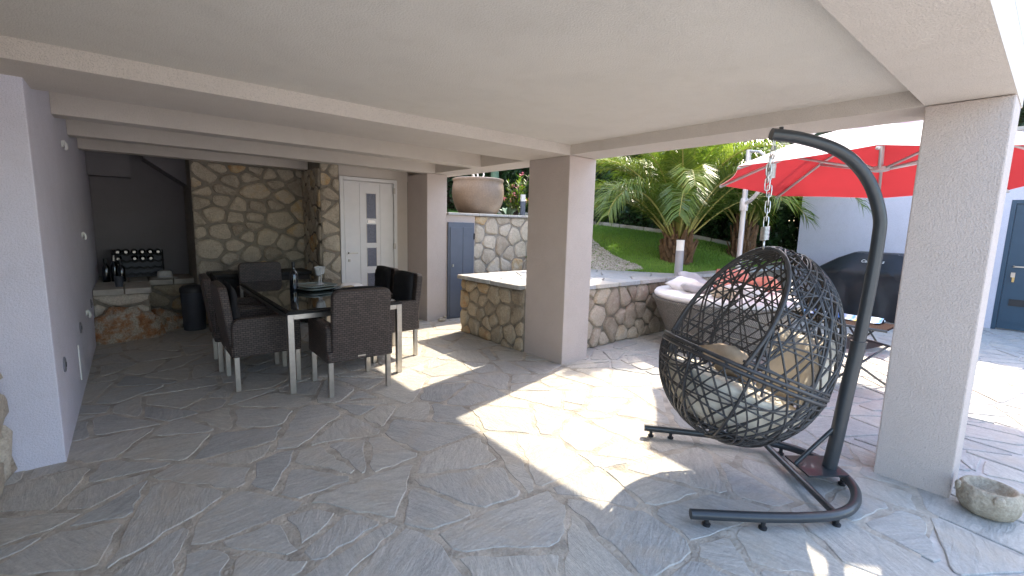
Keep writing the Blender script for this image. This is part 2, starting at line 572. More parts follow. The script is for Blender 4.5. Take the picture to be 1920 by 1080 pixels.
def cushion(L, W, Tk, n=10, p=2.6, seed=1, m=None, mb=None, wr=.02):
    """plump pillow mesh centred at the origin lying in x/y"""
    rng = random.Random(seed)
    mb = mb or MB()
    vs, idx = [], {}
    ph = [rng.uniform(0, 6.28) for _ in range(6)]
    for side in (1, -1):
        for i in range(n + 1):
            for j in range(n + 1):
                x = 2 * i / n - 1
                y = 2 * j / n - 1
                edge = i in (0, n) or j in (0, n)
                if side == -1 and edge:
                    idx[(side, i, j)] = idx[(1, i, j)]
                    continue
                h = max(0, (1 - abs(x) ** p) * (1 - abs(y) ** p)) ** .55
                px = x * (1 - .06 * y * y)
                py = y * (1 - .06 * x * x)
                z = side * Tk / 2 * h + wr * h * (math.sin(5 * x + ph[0]) * math.sin(4 * y + ph[1]))
                idx[(side, i, j)] = len(vs)
                vs.append((px * L / 2, py * W / 2, z))
    fs = []
    for side in (1, -1):
        for i in range(n):
            for j in range(n):
                q = (idx[(side, i, j)], idx[(side, i + 1, j)], idx[(side, i + 1, j + 1)], idx[(side, i, j + 1)])
                fs.append(q if side == 1 else q[::-1])
    mb.add(vs, fs, m)
    return mb

# ------------------------------------------------------------------ irregular stones
def clip(poly, nx, ny, d):
    out = []
    n = len(poly)
    for i in range(n):
        a, b = poly[i], poly[(i + 1) % n]
        da = a[0] * nx + a[1] * ny - d
        db = b[0] * nx + b[1] * ny - d
        if da <= 0:
            out.append(a)
        if (da < 0 < db) or (db < 0 < da):
            t = da / (da - db)
            out.append((a[0] + (b[0] - a[0]) * t, a[1] + (b[1] - a[1]) * t))
    return out

def area(p):
    return .5 * sum(p[i][0] * p[(i + 1) % len(p)][1] - p[(i + 1) % len(p)][0] * p[i][1] for i in range(len(p)))

def scatter(rng, x0, x1, y0, y1, rmin, rmax, tries=6000, stretch=1.):
    pts = []
    for _ in range(tries):
        x, y = rng.uniform(x0, x1), rng.uniform(y0, y1)
        r = rmin + (rmax - rmin) * rng.random() ** 1.5
        ok = True
        for (a, b, q) in pts:
            dx, dy = (a - x) / stretch, b - y
            m = .5 * (r + q)
            if dx * dx + dy * dy < m * m:
                ok = False
                break
        if ok:
            pts.append((x, y, r))
    return pts

def cells(region, pts, gap, stretch=1.):
    """weighted Voronoi cells of pts inside a convex region, set apart by gap"""
    arr = np.array([(p[0] / stretch, p[1]) for p in pts])
    out = []
    for i, (x, y, r) in enumerate(pts):
        d = ((arr - arr[i]) ** 2).sum(1)
        order = np.argsort(d)[1:26]
        poly = list(region)
        for j in order:
            a, b, q = pts[j]
            dx, dy = (a - x) / stretch ** 2, b - y
            L = math.hypot(dx, dy)
            nx, ny = dx / L, dy / L
            wgt = .5 + .22 * (r - q) / (r + q)
            px, py = x + (a - x) * wgt, y + (b - y) * wgt
            poly = clip(poly, nx, ny, px * nx + py * ny - gap / 2)
            if len(poly) < 3:
                break
        if len(poly) >= 3 and area(poly) > .0008:
            # drop tiny edges
            q = []
            for k in range(len(poly)):
                a, b = poly[k - 1], poly[k]
                if math.hypot(a[0] - b[0], a[1] - b[1]) > .012:
                    q.append(poly[k])
            if len(q) >= 3:
                out.append((q, (x, y)))
    return out

def chaikin(poly, k=.25):
    out = []
    n = len(poly)
    for i in range(n):
        a, b = poly[i], poly[(i + 1) % n]
        out.append((a[0] + (b[0] - a[0]) * k, a[1] + (b[1] - a[1]) * k))
        out.append((a[0] + (b[0] - a[0]) * (1 - k), a[1] + (b[1] - a[1]) * (1 - k)))
    return out

def wall_stones(parent, mat, origin, udir, vdir, W, H, rmin, rmax, gap, dome, seed, stretch=1.25, name='stone', lo=0, region=None, kmix=.28):
    rng = random.Random(seed)
    U, V = Vector(udir), Vector(vdir)
    Nn = U.cross(V)
    O = Vector(origin)
    reg = region or [(0, 0), (W, 0), (W, H), (0, H)]
    pts = scatter(rng, 0, W, 0, H, rmin, rmax, 2500, stretch)
    for poly, c in cells(reg, pts, gap, stretch):
        poly = chaikin(poly, rng.uniform(.13, .24))
        cx = sum(p[0] for p in poly) / len(poly)
        cy = sum(p[1] for p in poly) / len(poly)
        poly = [(cx + (p[0] - cx) * rng.uniform(.93, 1.03), cy + (p[1] - cy) * rng.uniform(.93, 1.03)) for p in poly]
        n = len(poly)
        h = dome * rng.uniform(.7, 1.25)
        vs = []
        for sc_, hh in ((1.0, -.008), (.94, h * .72), (.72, h)):
            for p in poly:
                vs.append((cx + (p[0] - cx) * sc_, cy + (p[1] - cy) * sc_, hh + (rng.uniform(-.3, .3) * h if hh > 0 else 0)))
        vs.append((cx, cy, h * rng.uniform(.9, 1.15)))
        fs = []
        for ring in (0, 1):
            for k in range(n):
                k2 = (k + 1) % n
                fs.append((ring * n + k, ring * n + k2, (ring + 1) * n + k2, (ring + 1) * n + k))
        for k in range(n):
            fs.append((2 * n + k, 2 * n + (k + 1) % n, 3 * n))
        ctr = O + U * cx + V * cy
        vs = [U * (a - cx) + V * (b - cy) + Nn * c_ for a, b, c_ in vs]
        mb = MB()
        t = min(1, max(0, rng.gauss(.42, .17)))
        if rng.random() < .07:
            t = rng.uniform(.76, .92)
        mb.add(vs, fs, None, t)
        mb.build(name, mat, parent, loc=ctr, smooth=True, angle=55)

def slab_mesh(poly, c, rng, ztop, thick, jit=.010, seg=.16, inset=.010, tilt=.012, rnd=.2):
    """one irregular flat stone: outline with a ragged edge, a bevelled rim, and a slightly tilted top"""
    poly = chaikin(poly, rnd)
    out = []
    n = len(poly)
    for i in range(n):
        a, b = poly[i], poly[(i + 1) % n]
        L = math.hypot(b[0] - a[0], b[1] - a[1])
        m = max(1, int(L / seg))
        nx, ny = (b[1] - a[1]) / (L + 1e-9), -(b[0] - a[0]) / (L + 1e-9)
        for k in range(m):
            t = k / m
            j = rng.uniform(-jit, jit)
            out.append((a[0] + (b[0] - a[0]) * t + nx * j, a[1] + (b[1] - a[1]) * t + ny * j))
    n = len(out)
    tx, ty = rng.uniform(-tilt, tilt), rng.uniform(-tilt, tilt)
    vs = [(x - c[0], y - c[1], ztop - thick) for x, y in out]
    for x, y in out:
        dx, dy = x - c[0], y - c[1]
        L = math.hypot(dx, dy) + 1e-9
        vs.append((dx * (1 - .5 * inset / L), dy * (1 - .5 * inset / L), ztop - .0035 + dx * tx + dy * ty))
    for x, y in out:
        dx, dy = x - c[0], y - c[1]
        L = math.hypot(dx, dy) + 1e-9
        vs.append((dx * (1 - inset / L), dy * (1 - inset / L), ztop + dx * tx + dy * ty))
    fs = []
    for ring in (0, 1):
        for k in range(n):
            k2 = (k + 1) % n
            fs.append((ring * n + k, ring * n + k2, (ring + 1) * n + k2, (ring + 1) * n + k))
    fs.append(tuple(range(2 * n, 3 * n)))
    return vs, fs

def set_turn(o, val):
    a = o.data.attributes.new('turn', 'FLOAT', 'POINT')
    a.data.foreach_set('value', val if isinstance(val, list) else [val] * len(o.data.vertices))

# ------------------------------------------------------------------ setting: ground and paved floor
MB().box(-300, 300, -300, 300, -.6, -.06).build('ground', M['ground'], kind='structure', attrs=False)
floor = MB().box(-6, 11.35, -6, 9.2, -.05, -.009).build('patio_floor', M['joint'], kind='structure', attrs=False)
MB().box(-5.9, 4.02, .25, 9.19, -.008, -.0028).build('terrace_floor', M['joint_tan'], kind='structure', attrs=False)
floor['label'] = 'patio floor of crazy paved grey slate'
rng = random.Random(11)
FX0, FX1, FY0, FY1 = -.70, 11.3, -2.0, 8.9
pts = []
for (x0, x1, y0, y1, r0, r1) in ((-.7, 4.4, .2, 8.9, .55, 1.05), (3.2, 11.3, -2, 5.0, .26, .50)):
    pts += scatter(rng, x0, x1, y0, y1, r0, r1, 5000, 1.0) if not pts else []
_far = []
for _ in range(9000):
    x, y = rng.uniform(FX0, FX1), rng.uniform(FY0, FY1)
    if (x < 4.4 and y > .2):
        continue
    if y > 3.9 and x > 4.0:
        continue
    r = .50 + .40 * rng.random() ** 1.4
    if all((a - x) ** 2 + (b - y) ** 2 > (.5 * (r + q)) ** 2 for a, b, q in pts):
        pts.append((x, y, r))
def split(poly, rg, lo, hi, out):
    A = abs(area(poly))
    if A < rg.uniform(lo, hi):
        out.append(poly)
        return
    # cut across the long direction, never square to it
    best = max(((a, b) for a in poly for b in poly), key=lambda q: math.hypot(q[0][0] - q[1][0], q[0][1] - q[1][1]))
    ang = math.atan2(best[1][1] - best[0][1], best[1][0] - best[0][0]) + rg.uniform(-.75, .75)
    cx = sum(p[0] for p in poly) / len(poly) + rg.uniform(-.22, .22) * math.sqrt(A)
    cy = sum(p[1] for p in poly) / len(poly) + rg.uniform(-.22, .22) * math.sqrt(A)
    nx, ny = math.cos(ang), math.sin(ang)
    d = cx * nx + cy * ny
    for sg in (1, -1):
        q = clip(poly, nx * sg, ny * sg, d * sg)
        if len(q) >= 3 and area(q) > .004:
            split(q, rg, lo, hi, out)
def inset(poly, g):
    q = list(poly)
    n = len(poly)
    for i in range(n):
        a, b = poly[i], poly[(i + 1) % n]
        L = math.hypot(b[0] - a[0], b[1] - a[1])
        if L < 1e-6:
            continue
        nx, ny = (b[1] - a[1]) / L, -(b[0] - a[0]) / L
        q = clip(q, nx, ny, a[0] * nx + a[1] * ny - g)
        if len(q) < 3:
            return None
    r_ = []
    for k in range(len(q)):
        if math.hypot(q[k][0] - q[k - 1][0], q[k][1] - q[k - 1][1]) > .018:
            r_.append(q[k])
    return r_ if len(r_) >= 3 and area(r_) > .003 else None
cl = []
for poly, c in cells([(FX0, FY0), (FX1, FY0), (FX1, FY1), (FX0, FY1)], pts, .0):
    ins = c[0] < 4.0 and c[1] > .25
    out = []
    split(poly, rng, .09 if ins else .06, .34 if ins else .24, out)
    for q in out:
        q = inset(q, rng.uniform(.008, .020) if ins else rng.uniform(.005, .011))
        if q:
            cl.append((q, (sum(p[0] for p in q) / len(q), sum(p[1] for p in q) / len(q))))
keep = []
for poly, c in cl:
    x, y = c
    if x > 4.0 and y > 3.75 and not (y > 5.35 and y < 6.5 and x < 6.5):
        continue
    if x < -.2 and y < 2.2:
        continue
    if y < -1.2 or (y < .2 and x < 1.6) or y > 8.3 or (x > .7 and y > 7.7) or (x > 2.3 and y > 7.0):
        continue
    keep.append((poly, c))
def weight(pc):
    x, y = pc[1]
    d2 = x * x + y * y + 1.55 ** 2
    return -abs(area(pc[0])) / d2 ** 1.5
keep.sort(key=weight)
rest = MB()
rest_turn = []
for i, (poly, c) in enumerate(keep):
    near = math.hypot(c[0] - .0, c[1]) < 4.2
    inside = c[0] < 4.0 and c[1] > .25
    poly2 = poly
    vs, fs = slab_mesh(poly2, c, rng, rng.uniform(-.001, .002), .03, jit=(.014 if near else .011) if inside else .005, seg=.065 if near else .10, rnd=rng.uniform(.06, .14), tilt=.006 if inside else .003)
    t = min(1, max(0, rng.gauss(.45, .15)))
    tr = rng.uniform(0, 6.28)
    if i < 300:
        o = MB().add(vs, fs, None, t).build('paving_stone', M['paving'], floor, loc=(c[0], c[1], 0))
        set_turn(o, tr)
    else:
        rest.add([(v[0] + c[0], v[1] + c[1], v[2]) for v in vs], fs, None, t)
        rest_turn += [tr] * len(vs)
if rest.v:
    o = rest.build('far_paving_stones', M['paving'], floor, kind='stuff')
    set_turn(o, rest_turn)

# ------------------------------------------------------------------ the house over the terrace
house = thing('house', 'beige stucco house over the covered terrace with beams and columns', 'house', (3.65, .24, 0))
HO = Vector((-3.65, -.24, 0))
def hp(name, mat, *boxes, **kw):
    mb = MB()
    for b in boxes:
        mb.box(*b)
    mb.v = [(x + HO.x, y + HO.y, z) for x, y, z in mb.v]
    return mb.build(name, mat, house, attrs=False, **kw)
hp('upper_storey', M['white_wall'], (-6, 4.08, .24, 9.2, 2.52, 5.6))
hp('ceiling', M['ceil'], (-6, 3.65, .61, 3.445, 2.41, 2.515))
hp('ceiling', M['ceil'], (-6, 3.65, 4.16, 9.2, 2.5, 2.515))
hp('beam', M['beam'], (-6, 4.08, .24, .61, 2.31, 2.515))
hp('beam', M['beam'], (3.65, 4.08, .612, 9.2, 2.31, 2.515))
hp('beam', M['beam'], (-6, 3.648, 3.447, 4.16, 2.305, 2.515))
hp('beam', M['beam'], (-.41, 3.648, 5.07, 5.27, 2.31, 2.515))
hp('beam', M['beam'], (-.41, 3.648, 6.26, 6.46, 2.31, 2.515))
hp('beam', M['beam'], (-.41, 2.13, 7.44, 7.63, 2.31, 2.515))
hp('column', M['column'], (3.65, 4.078, 3.449, 4.10, -.03, 2.307), bevel=.008)
hp('column', M['column'], (3.65, 4.02, .242, .608, -.03, 2.307), bevel=.008)
hp('column', M['column'], (3.53, 3.885, 6.30, 6.95, -.03, 2.307), bevel=.008)
hp('side_wall', M['wall'], (-.66, -.412, 3.85, 9.2, -.03, 2.515), bevel=.006)
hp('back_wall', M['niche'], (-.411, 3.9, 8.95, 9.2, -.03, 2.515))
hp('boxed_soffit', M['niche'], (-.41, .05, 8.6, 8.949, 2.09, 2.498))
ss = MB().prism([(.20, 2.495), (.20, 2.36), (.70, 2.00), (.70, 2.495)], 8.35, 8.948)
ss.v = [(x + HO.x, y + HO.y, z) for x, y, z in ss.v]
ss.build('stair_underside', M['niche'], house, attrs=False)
hp('door_wall', M['beam'], (3.345, 3.529, 6.95, 7.15, -.03, 2.498), (2.42, 3.345, 6.95, 7.15, 2.22, 2.498), (2.42, 3.5, 7.10, 7.16, 0, 2.3))
hp('front_wall', M['white_wall'], (-6, -.68, .24, .5, -.03, 2.31), (-6, -5.8, .5, 9.2, -.03, 2.5))
# white entrance door
def fd(name, mat, *boxes, parent=None, **kw):
    mb = MB()
    for b in boxes:
        mb.box(*b)
    return mb.build(name, mat, parent, attrs=False, **kw)
dfr = MB()
for b in ((2.42, 2.475, 6.93, 7.05, -.01, 2.215), (3.285, 3.34, 6.93, 7.05, -.01, 2.215), (2.475, 3.285, 6.93, 7.05, 2.16, 2.215)):
    dfr.box(b[0] + HO.x, b[1] + HO.x, b[2] + HO.y, b[3] + HO.y, b[4], b[5])
fdoor = dfr.build('front_door', M['white'], house, attrs=False, bevel=.006)
def fdp(name, mat, *boxes, **kw):
    return fd(name, mat, *[(b[0] + HO.x, b[1] + HO.x, b[2] + HO.y, b[3] + HO.y, b[4], b[5]) for b in boxes], parent=fdoor, **kw)
fdp('door_leaf', M['white'], (2.478, 3.282, 6.965, 7.03, .01, 2.155), bevel=.004)
for a, b in ((2.49, 2.72), (2.728, 3.05), (3.058, 3.27)):
    fdp('door_panel', M['white'], (a, b, 6.955, 6.97, .04, 2.13), bevel=.004)
for z0 in (.45, .85, 1.22, 1.60):
    fdp('glass_pane', M['frost'], (2.835, 2.985, 6.948, 6.96, z0, z0 + (.29 if z0 < 1.5 else .38)))
    fdp('pane_trim', M['steel'], (2.828, 2.834, 6.946, 6.96, z0 - .006, z0 + .30 if z0 < 1.5 else z0 + .386), (2.986, 2.992, 6.946, 6.96, z0 - .006, z0 + .30 if z0 < 1.5 else z0 + .386))
fdp('letter_plate', M['steel'], (2.85, 2.965, 6.944, 6.96, 1.525, 1.575))
fdp('door_handle', M['steel'], (2.53, 2.67, 6.90, 6.915, 1.055, 1.075), (2.53, 2.55, 6.915, 6.96, 1.05, 1.08))
fdp('lock', M['steel'], (2.535, 2.565, 6.94, 6.96, .93, .97))
for z in (.5, 1.12, 2.0):
    fdp('hinge', M['steel'], (3.27, 3.30, 6.915, 6.94, z, z + .09))

# ------------------------------------------------------------------ small fittings on the side wall
for i, (y, z, lab) in enumerate(((5.63, 2.15, 'white wall hook high up, nearest the beam'), (6.76, 1.33, 'white wall hook at middle height of the left wall'), (6.29, .55, 'white wall hook low on the left wall above the floor'))):
    h = thing('wall_hook', lab, 'hook', (-.412, y, z), group='white hooks on the left wall')
    MB().lathe([(.028, 0), (.028, .012), (.02, .016)], 12, T(ry=math.pi / 2)).build('base_plate', M['lampwhite'], h, smooth=True, angle=40)
    MB().tube([(.01, 0, .03), (.028, 0, .0), (.032, 0, -.03), (.022, 0, -.05)], .012, 6).build('hook_arm', M['lampwhite'], h, smooth=True)
for (y, lab) in ((4.23, 'grey round wall outlet nearest the corner, largest looking of the row'), (5.56, 'grey round wall outlet in the middle of the row'), (7.04, 'grey round wall outlet closest to the stone bench')):
    h = thing('wall_outlet', lab, 'outlet', (-.412, y, .535), group='round grey outlets on the left wall')
    MB().lathe([(.052, 0), (.052, .006), (.045, .010)], 20, T(ry=math.pi / 2)).build('cover', M['grey_disc'], h, smooth=True, angle=40)
    MB().lathe([(.018, .0), (.018, .014)], 12, T(ry=math.pi / 2)).build('socket', M['plastic_dark'], h)
tag(MB().box(-.411, -.403, 5.16, 5.185, .16, .46).build('cable_cover', M['lampwhite']), 'white vertical cable cover low on the left wall', 'cable cover')

# ------------------------------------------------------------------ stone-clad chimney, pier and bench
chim = thing('stone_chimney', 'rubble stone chimney wall and pier beside the white door', 'stone wall', (.68, 7.76, 0))
def rel(o, *bs):
    mb = MB()
    for b in bs:
        mb.box(b[0] - o[0], b[1] - o[0], b[2] - o[1], b[3] - o[1], b[4], b[5])
    return mb
rel((.68, 7.76), (.68, 2.418, 7.78, 8.945, -.03, 2.497), (2.15, 2.418, 6.955, 7.78, -.03, 2.497)).build('mortar_core', M['mortar'], chim, attrs=False)
wall_stones(chim, M['rubble'], (0, .02, 0), (1, 0, 0), (0, 0, 1), 1.47, 2.31, .11, .36, .026, .032, 21, 1.3)
wall_stones(chim, M['rubble'], (1.47, .02, 0), (0, -1, 0), (0, 0, 1), .82, 2.31, .14, .28, .028, .028, 22, .8)
wall_stones(chim, M['rubble'], (1.475, -.805, 0), (1, 0, 0), (0, 0, 1), .262, 2.40, .16, .24, .028, .022, 23, 1.3)

bench = thing('stone_bench', 'low L shaped stone bench in the dark niche corner', 'bench', (0, 7.4, 0))
rel((0, 7.4), (-.411, .12, 7.42, 8.94, -.03, .575), (.12, .678, 8.25, 8.94, -.03, .575)).build('mortar_core', M['mortar'], bench, attrs=False)
wall_stones(bench, M['rubble_pale'], (-.41, .02, .25), (1, 0, 0), (0, 0, 1), .53, .325, .24, .30, .03, .02, 31, 1.3)
wall_stones(bench, M['rubble_dark'], (.13, .85, .0), (1, 0, 0), (0, 0, 1), .54, .56, .17, .30, .03, .02, 32, 1.4)
wall_stones(bench, M['rubble_dark'], (.12, .02, .0), (0, 1, 0), (0, 0, 1), .8, .56, .2, .30, .03, .015, 33, 1.4)
rngb = random.Random(5)
for (x0, x1, y0, y1) in ((-.409, -.118, 7.37, 8.1), (-.112, .15, 7.37, 8.1), (-.409, -.08, 8.115, 8.93), (-.065, .14, 8.115, 8.93), (.155, .42, 8.20, 8.93), (.432, .676, 8.20, 8.93)):
    c = ((x0 + x1) / 2, (y0 + y1) / 2)
    vs, fs = slab_mesh([(x0, y0), (x1, y0), (x1, y1), (x0, y1)], c, rngb, .645, .068, .006, .15, .006, 0, .025)
    MB().add(vs, fs).build('top_slab', M['slab'], bench, loc=(c[0], c[1] - 7.4, 0))

def blob(rx, ry, rz, seed, n=14, amp=.18, flat=True):
    r = random.Random(seed)
    ph = [[r.uniform(0, 6.28) for _ in range(3)] for _ in range(7)]
    fr = [[r.uniform(-3.5, 3.5) for _ in range(3)] for _ in range(7)]
    vs, fs = [], []
    for i in range(n + 1):
        th = math.pi * i / n
        for k in range(2 * n):
            a = math.pi * k / n
            d = Vector((math.sin(th) * math.cos(a), math.sin(th) * math.sin(a), math.cos(th)))
            s = 1 + amp * sum(math.sin(f[0] * d.x + f[1] * d.y + f[2] * d.z + p[0]) / (1 + .35 * q) for q, (f, p) in enumerate(zip(fr, ph))) * .5
            v = (d.x * s * rx, d.y * s * ry, d.z * s * rz)
            if flat and v[2] < 0:
                v = (v[0], v[1], v[2] * .35)
            vs.append(v)
    m = 2 * n
    for i in range(n):
        for k in range(m):
            k2 = (k + 1) % m
            fs.append((i * m + k, (i + 1) * m + k, (i + 1) * m + k2, i * m + k2))
    return vs, fs

for (x, y, z, a, b, c_, sd_, lab) in ((-.16, 7.44, .0, .40, .24, .36, 3, 'rust stained boulder built in under the stone bench'), (.25, 7.86, .0, .30, .22, .27, 9, 'smaller grey boulder at the inner corner of the stone bench')):
    vs, fs = blob(a, b, c_, sd_, 34, .22)
    from mathutils import noise as mn
    vs = [tuple(Vector(p) * (1 + .13 * mn.noise(Vector(p) * 9 + Vector((sd_, 0, 0))) + .07 * mn.noise(Vector(p) * 24))) for p in vs]
    o = MB().add(vs, fs, None, .66).build('boulder', M['rock'], loc=(x, y, z), smooth=True)
    tag(o, lab, 'boulder', 'boulders under the stone bench')

# left edge rubble wall
lw = thing('stone_wall', 'rubble stone wall at the far left edge of the terrace', 'stone wall', (-.70, 3.84, 0))
rel((-.70, 3.84), (-1.0, -.70, .52, 3.848, -.03, 2.30)).build('mortar_core', M['mortar_light'], lw, attrs=False)
wall_stones(lw, M['rubble_pale'], (0.0, -1.8, 0), (0, 1, 0), (0, 0, 1), 1.8, 2.25, .22, .36, .02, .06, 41, 1.2)

# ------------------------------------------------------------------ raised terrace with rubble retaining wall
rt = thing('raised_terrace', 'raised terrace with rubble stone sides and pale paved top', 'terrace', (3.6, 3.72, 0))
RO = (3.6, 3.72)
rel(RO, (3.62, 4.08, 4.102, 5.45, -.03, .785), (4.08, 7.2, 3.76, 5.45, -.03, .785), (7.2, 11.29, 3.76, 4.0, -.03, .785)).build('mortar_core', M['mortar_tan'], rt, attrs=False)
wall_stones(rt, M['rubble_dark'], (.02, 1.73, 0), (0, -1, 0), (0, 0, 1), 1.36, .76, .14, .29, .022, .030, 51, 1.0)
wall_stones(rt, M['rubble_warm'], (.48, .04, 0), (1, 0, 0), (0, 0, 1), 3.6, .77, .15, .31, .016, .036, 52, 1.0)
rng = random.Random(77)
def top_paving(parent, org, region, r0, r1, ztop, seed, gap=.014, mat=None):
    rg = random.Random(seed)
    xs = [p[0] for p in region]
    ys = [p[1] for p in region]
    pp = scatter(rg, min(xs), max(xs), min(ys), max(ys), r0, r1, 2500)
    for poly, c in cells(region, pp, gap):
        c = (sum(p[0] for p in poly) / len(poly), sum(p[1] for p in poly) / len(poly))
        vs, fs = slab_mesh(poly, c, rg, ztop, .05, .004, .2, .006, .002, .06)
        o = MB().add(vs, fs, None, min(1, max(0, rg.gauss(.5, .2)))).build('paving_slab', mat or M['paving_pale'], parent, loc=(c[0] - org[0], c[1] - org[1], 0))
        set_turn(o, rg.uniform(0, 6.28))
top_paving(rt, RO, [(3.55, 4.104), (4.082, 4.104), (4.082, 5.50), (3.55, 5.48)], .3, .6, .83, 63)
top_paving(rt, RO, [(4.09, 3.69), (6.9, 3.69), (6.9, 4.0), (6.1, 5.15), (5.05, 5.55), (4.09, 5.50)], .3, .6, .83, 61)
top_paving(rt, RO, [(6.91, 3.69), (11.28, 3.69), (11.28, 3.96), (6.91, 3.98)], .3, .5, .83, 62)

# ------------------------------------------------------------------ higher retaining wall with the meter cupboard
rw = thing('retaining_wall', 'pale rubble retaining wall with plaster end and stone coping under the pot', 'stone wall', (3.9, 6.3, 0))
WO = (3.9, 6.3)
rel(WO, (4.43, 6.95, 6.33, 6.6, -.03, 1.69)).build('mortar_core', M['mortar_light'], rw, attrs=False)
rel(WO, (3.887, 4.43, 6.305, 6.6, -.03, 1.69)).build('plaster_end', M['column'], rw, attrs=False)
wall_stones(rw, M['rubble_pale'], (.53, .03, 0), (1, 0, 0), (0, 0, 1), 2.4, 1.68, .17, .32, .020, .026, 71, 1.0)
for i in range(5):
    x0 = 3.888 + i * .615
    rel(WO, (x0, x0 + .605, 6.26, 6.64, 1.692, 1.73)).build('coping_stone', M['paving_pale'], rw, bevel=.006)
cup = thing('meter_cupboard', 'slate blue metal cupboard door set in the wall by the terrace', 'cupboard door', (3.9, 6.3, 0))
rel(WO, (3.895, 4.40, 6.27, 6.304, .0, 1.575)).build('frame', M['slate_paint'], cup, bevel=.004)
rel(WO, (3.925, 4.165, 6.255, 6.272, .02, 1.50)).build('door_leaf', M['slate_paint'], cup, bevel=.004)
rel(WO, (4.169, 4.375, 6.255, 6.272, .02, 1.50)).build('door_leaf', M['slate_paint'], cup, bevel=.004)
rel(WO, (3.96, 3.985, 6.24, 6.256, .86, .90)).build('lock', M['steel'], cup)
for z in (.4, 1.3):
    rel(WO, (4.376, 4.40, 6.245, 6.262, z, z + .1)).build('hinge', M['black'], cup)

# ------------------------------------------------------------------ garden terrain
ctrl = np.array([(6.1, 5.15, .80), (6.9, 4.0, .80), (7.5, 3.97, .80), (9.2, 3.97, .80), (11.3, 3.97, .80), (7.1, 6.0, 1.08), (7.8, 6.6, 1.31), (8.1, 4.7, .90),
                 (6.8, 4.6, .86), (9.19, 7.72, 1.62), (10.22, 6.28, 1.44), (10.9, 5.0, 1.20), (11.3, 4.3, 1.0), (13, 6, 1.7), (13, 9, 2.2), (9, 11, 2.2), (7.2, 8.5, 1.6), (5.2, 5.5, .8)])
def _U(d):
    return np.where(d > 1e-9, d * d * np.log(d + 1e-9), 0)
_D = np.sqrt(((ctrl[:, None, :2] - ctrl[None, :, :2]) ** 2).sum(2))
_n = len(ctrl)
_A = np.zeros((_n + 3, _n + 3))
_A[:_n, :_n] = _U(_D) + np.eye(_n) * .05
_A[:_n, _n] = 1
_A[:_n, _n + 1:] = ctrl[:, :2]
_A[_n, :_n] = 1
_A[_n + 1:, :_n] = ctrl[:, :2].T
_w = np.linalg.solve(_A, np.concatenate([ctrl[:, 2], np.zeros(3)]))
def hz(x, y):
    x = np.atleast_1d(np.asarray(x, float))
    y = np.atleast_1d(np.asarray(y, float))
    d = np.sqrt((x[:, None] - ctrl[None, :, 0]) ** 2 + (y[:, None] - ctrl[None, :, 1]) ** 2)
    return _U(d) @ _w[:_n] + _w[_n] + _w[_n + 1] * x + _w[_n + 2] * y
def hz1(x, y):
    return float(hz(x, y)[0])
KERB = [(6.9, 10.4), (8.0, 9.4), (9.19, 7.72), (10.22, 6.28), (10.9, 5.0), (11.2, 4.25)]
def front_y(x):
    """garden starts behind this line (paved top in front of it)"""
    if x < 6.1:
        return 5.45
    if x < 6.9:
        return 5.12 - (x - 6.1) / .8 * 1.15
    return 3.955
gx = np.linspace(5.6, 13.5, 80)
gv, gf = [], []
for i, x in enumerate(gx):
    for j in range(60):
        y = front_y(x) + (11.5 - front_y(x)) * (j / 59) ** 1.4
        gv.append((x, y, hz1(x, y)))
for i in range(79):
    for j in range(59):
        gf.append((i * 60 + j, (i + 1) * 60 + j, (i + 1) * 60 + j + 1, i * 60 + j + 1))
MB().add(gv, gf).build('lawn', M['lawn'], kind='structure', smooth=True)
# gravel patch
GR = [(5.75, 5.42), (6.1, 5.17), (6.45, 4.72), (6.78, 4.55), (7.0, 4.85), (7.2, 5.5), (7.75, 6.6), (7.6, 7.6), (6.95, 8.2), (6.6, 6.6)]
def inpoly(x, y, P):
    c = False
    j = len(P) - 1
    for i in range(len(P)):
        if (P[i][1] > y) != (P[j][1] > y) and x < (P[j][0] - P[i][0]) * (y - P[i][1]) / (P[j][1] - P[i][1]) + P[i][0]:
            c = not c
        j = i
    return c
rng = random.Random(3)
gmb = MB()
cnt = 0
while cnt < 5200:
    x, y = rng.uniform(5.8, 7.8), rng.uniform(4.5, 8.2)
    if not inpoly(x, y, GR):
        continue
    cnt += 1
    s = rng.uniform(.012, .034)
    z = hz1(x, y) + .004
    a = rng.uniform(0, 3.14)
    ca, sa = math.cos(a), math.sin(a)
    e = rng.uniform(.6, .95)
    vs = [(x + s * ca, y + s * sa, z), (x - s * sa * e, y + s * ca * e, z), (x - s * ca, y - s * sa, z), (x + s * sa * e, y - s * ca * e, z), (x, y, z + s * .8)]
    gmb.add(vs, [(0, 1, 4), (1, 2, 4), (2, 3, 4), (3, 0, 4)], None, rng.random())
gmb.build('gravel', M['gravel'], kind='stuff', smooth=True)
# grass blades
def quads_mesh(name, V, F, tint, mat, parent=None, kind=None, smooth=False):
    """V (n,3) float, F (m,k) int"""
    me = bpy.data.meshes.new(name)
    k = F.shape[1]
    me.vertices.add(len(V))
    me.vertices.foreach_set('co', V.astype(np.float32).ravel())
    me.loops.add(F.size)
    me.loops.foreach_set('vertex_index', F.astype(np.int32).ravel())
    me.polygons.add(len(F))
    me.polygons.foreach_set('loop_start', np.arange(0, F.size, k, dtype=np.int32))
    me.update(calc_edges=True)
    a = me.attributes.new('tint', 'FLOAT', 'POINT')
    a.data.foreach_set('value', tint.astype(np.float32))
    return finish(me, name, mat, parent, kind=kind, smooth=smooth)
nr = np.random.default_rng(8)
bx, by = nr.uniform(6.0, 11.4, 90000), nr.uniform(3.95, 9.5, 90000)
fy = np.array([front_y(x) for x in bx])
kx = np.interp(by, [p[1] for p in KERB[::-1]], [p[0] for p in KERB[::-1]])
ok = (by > fy + .01) & (bx < kx - .05)
bx, by = bx[ok], by[ok]
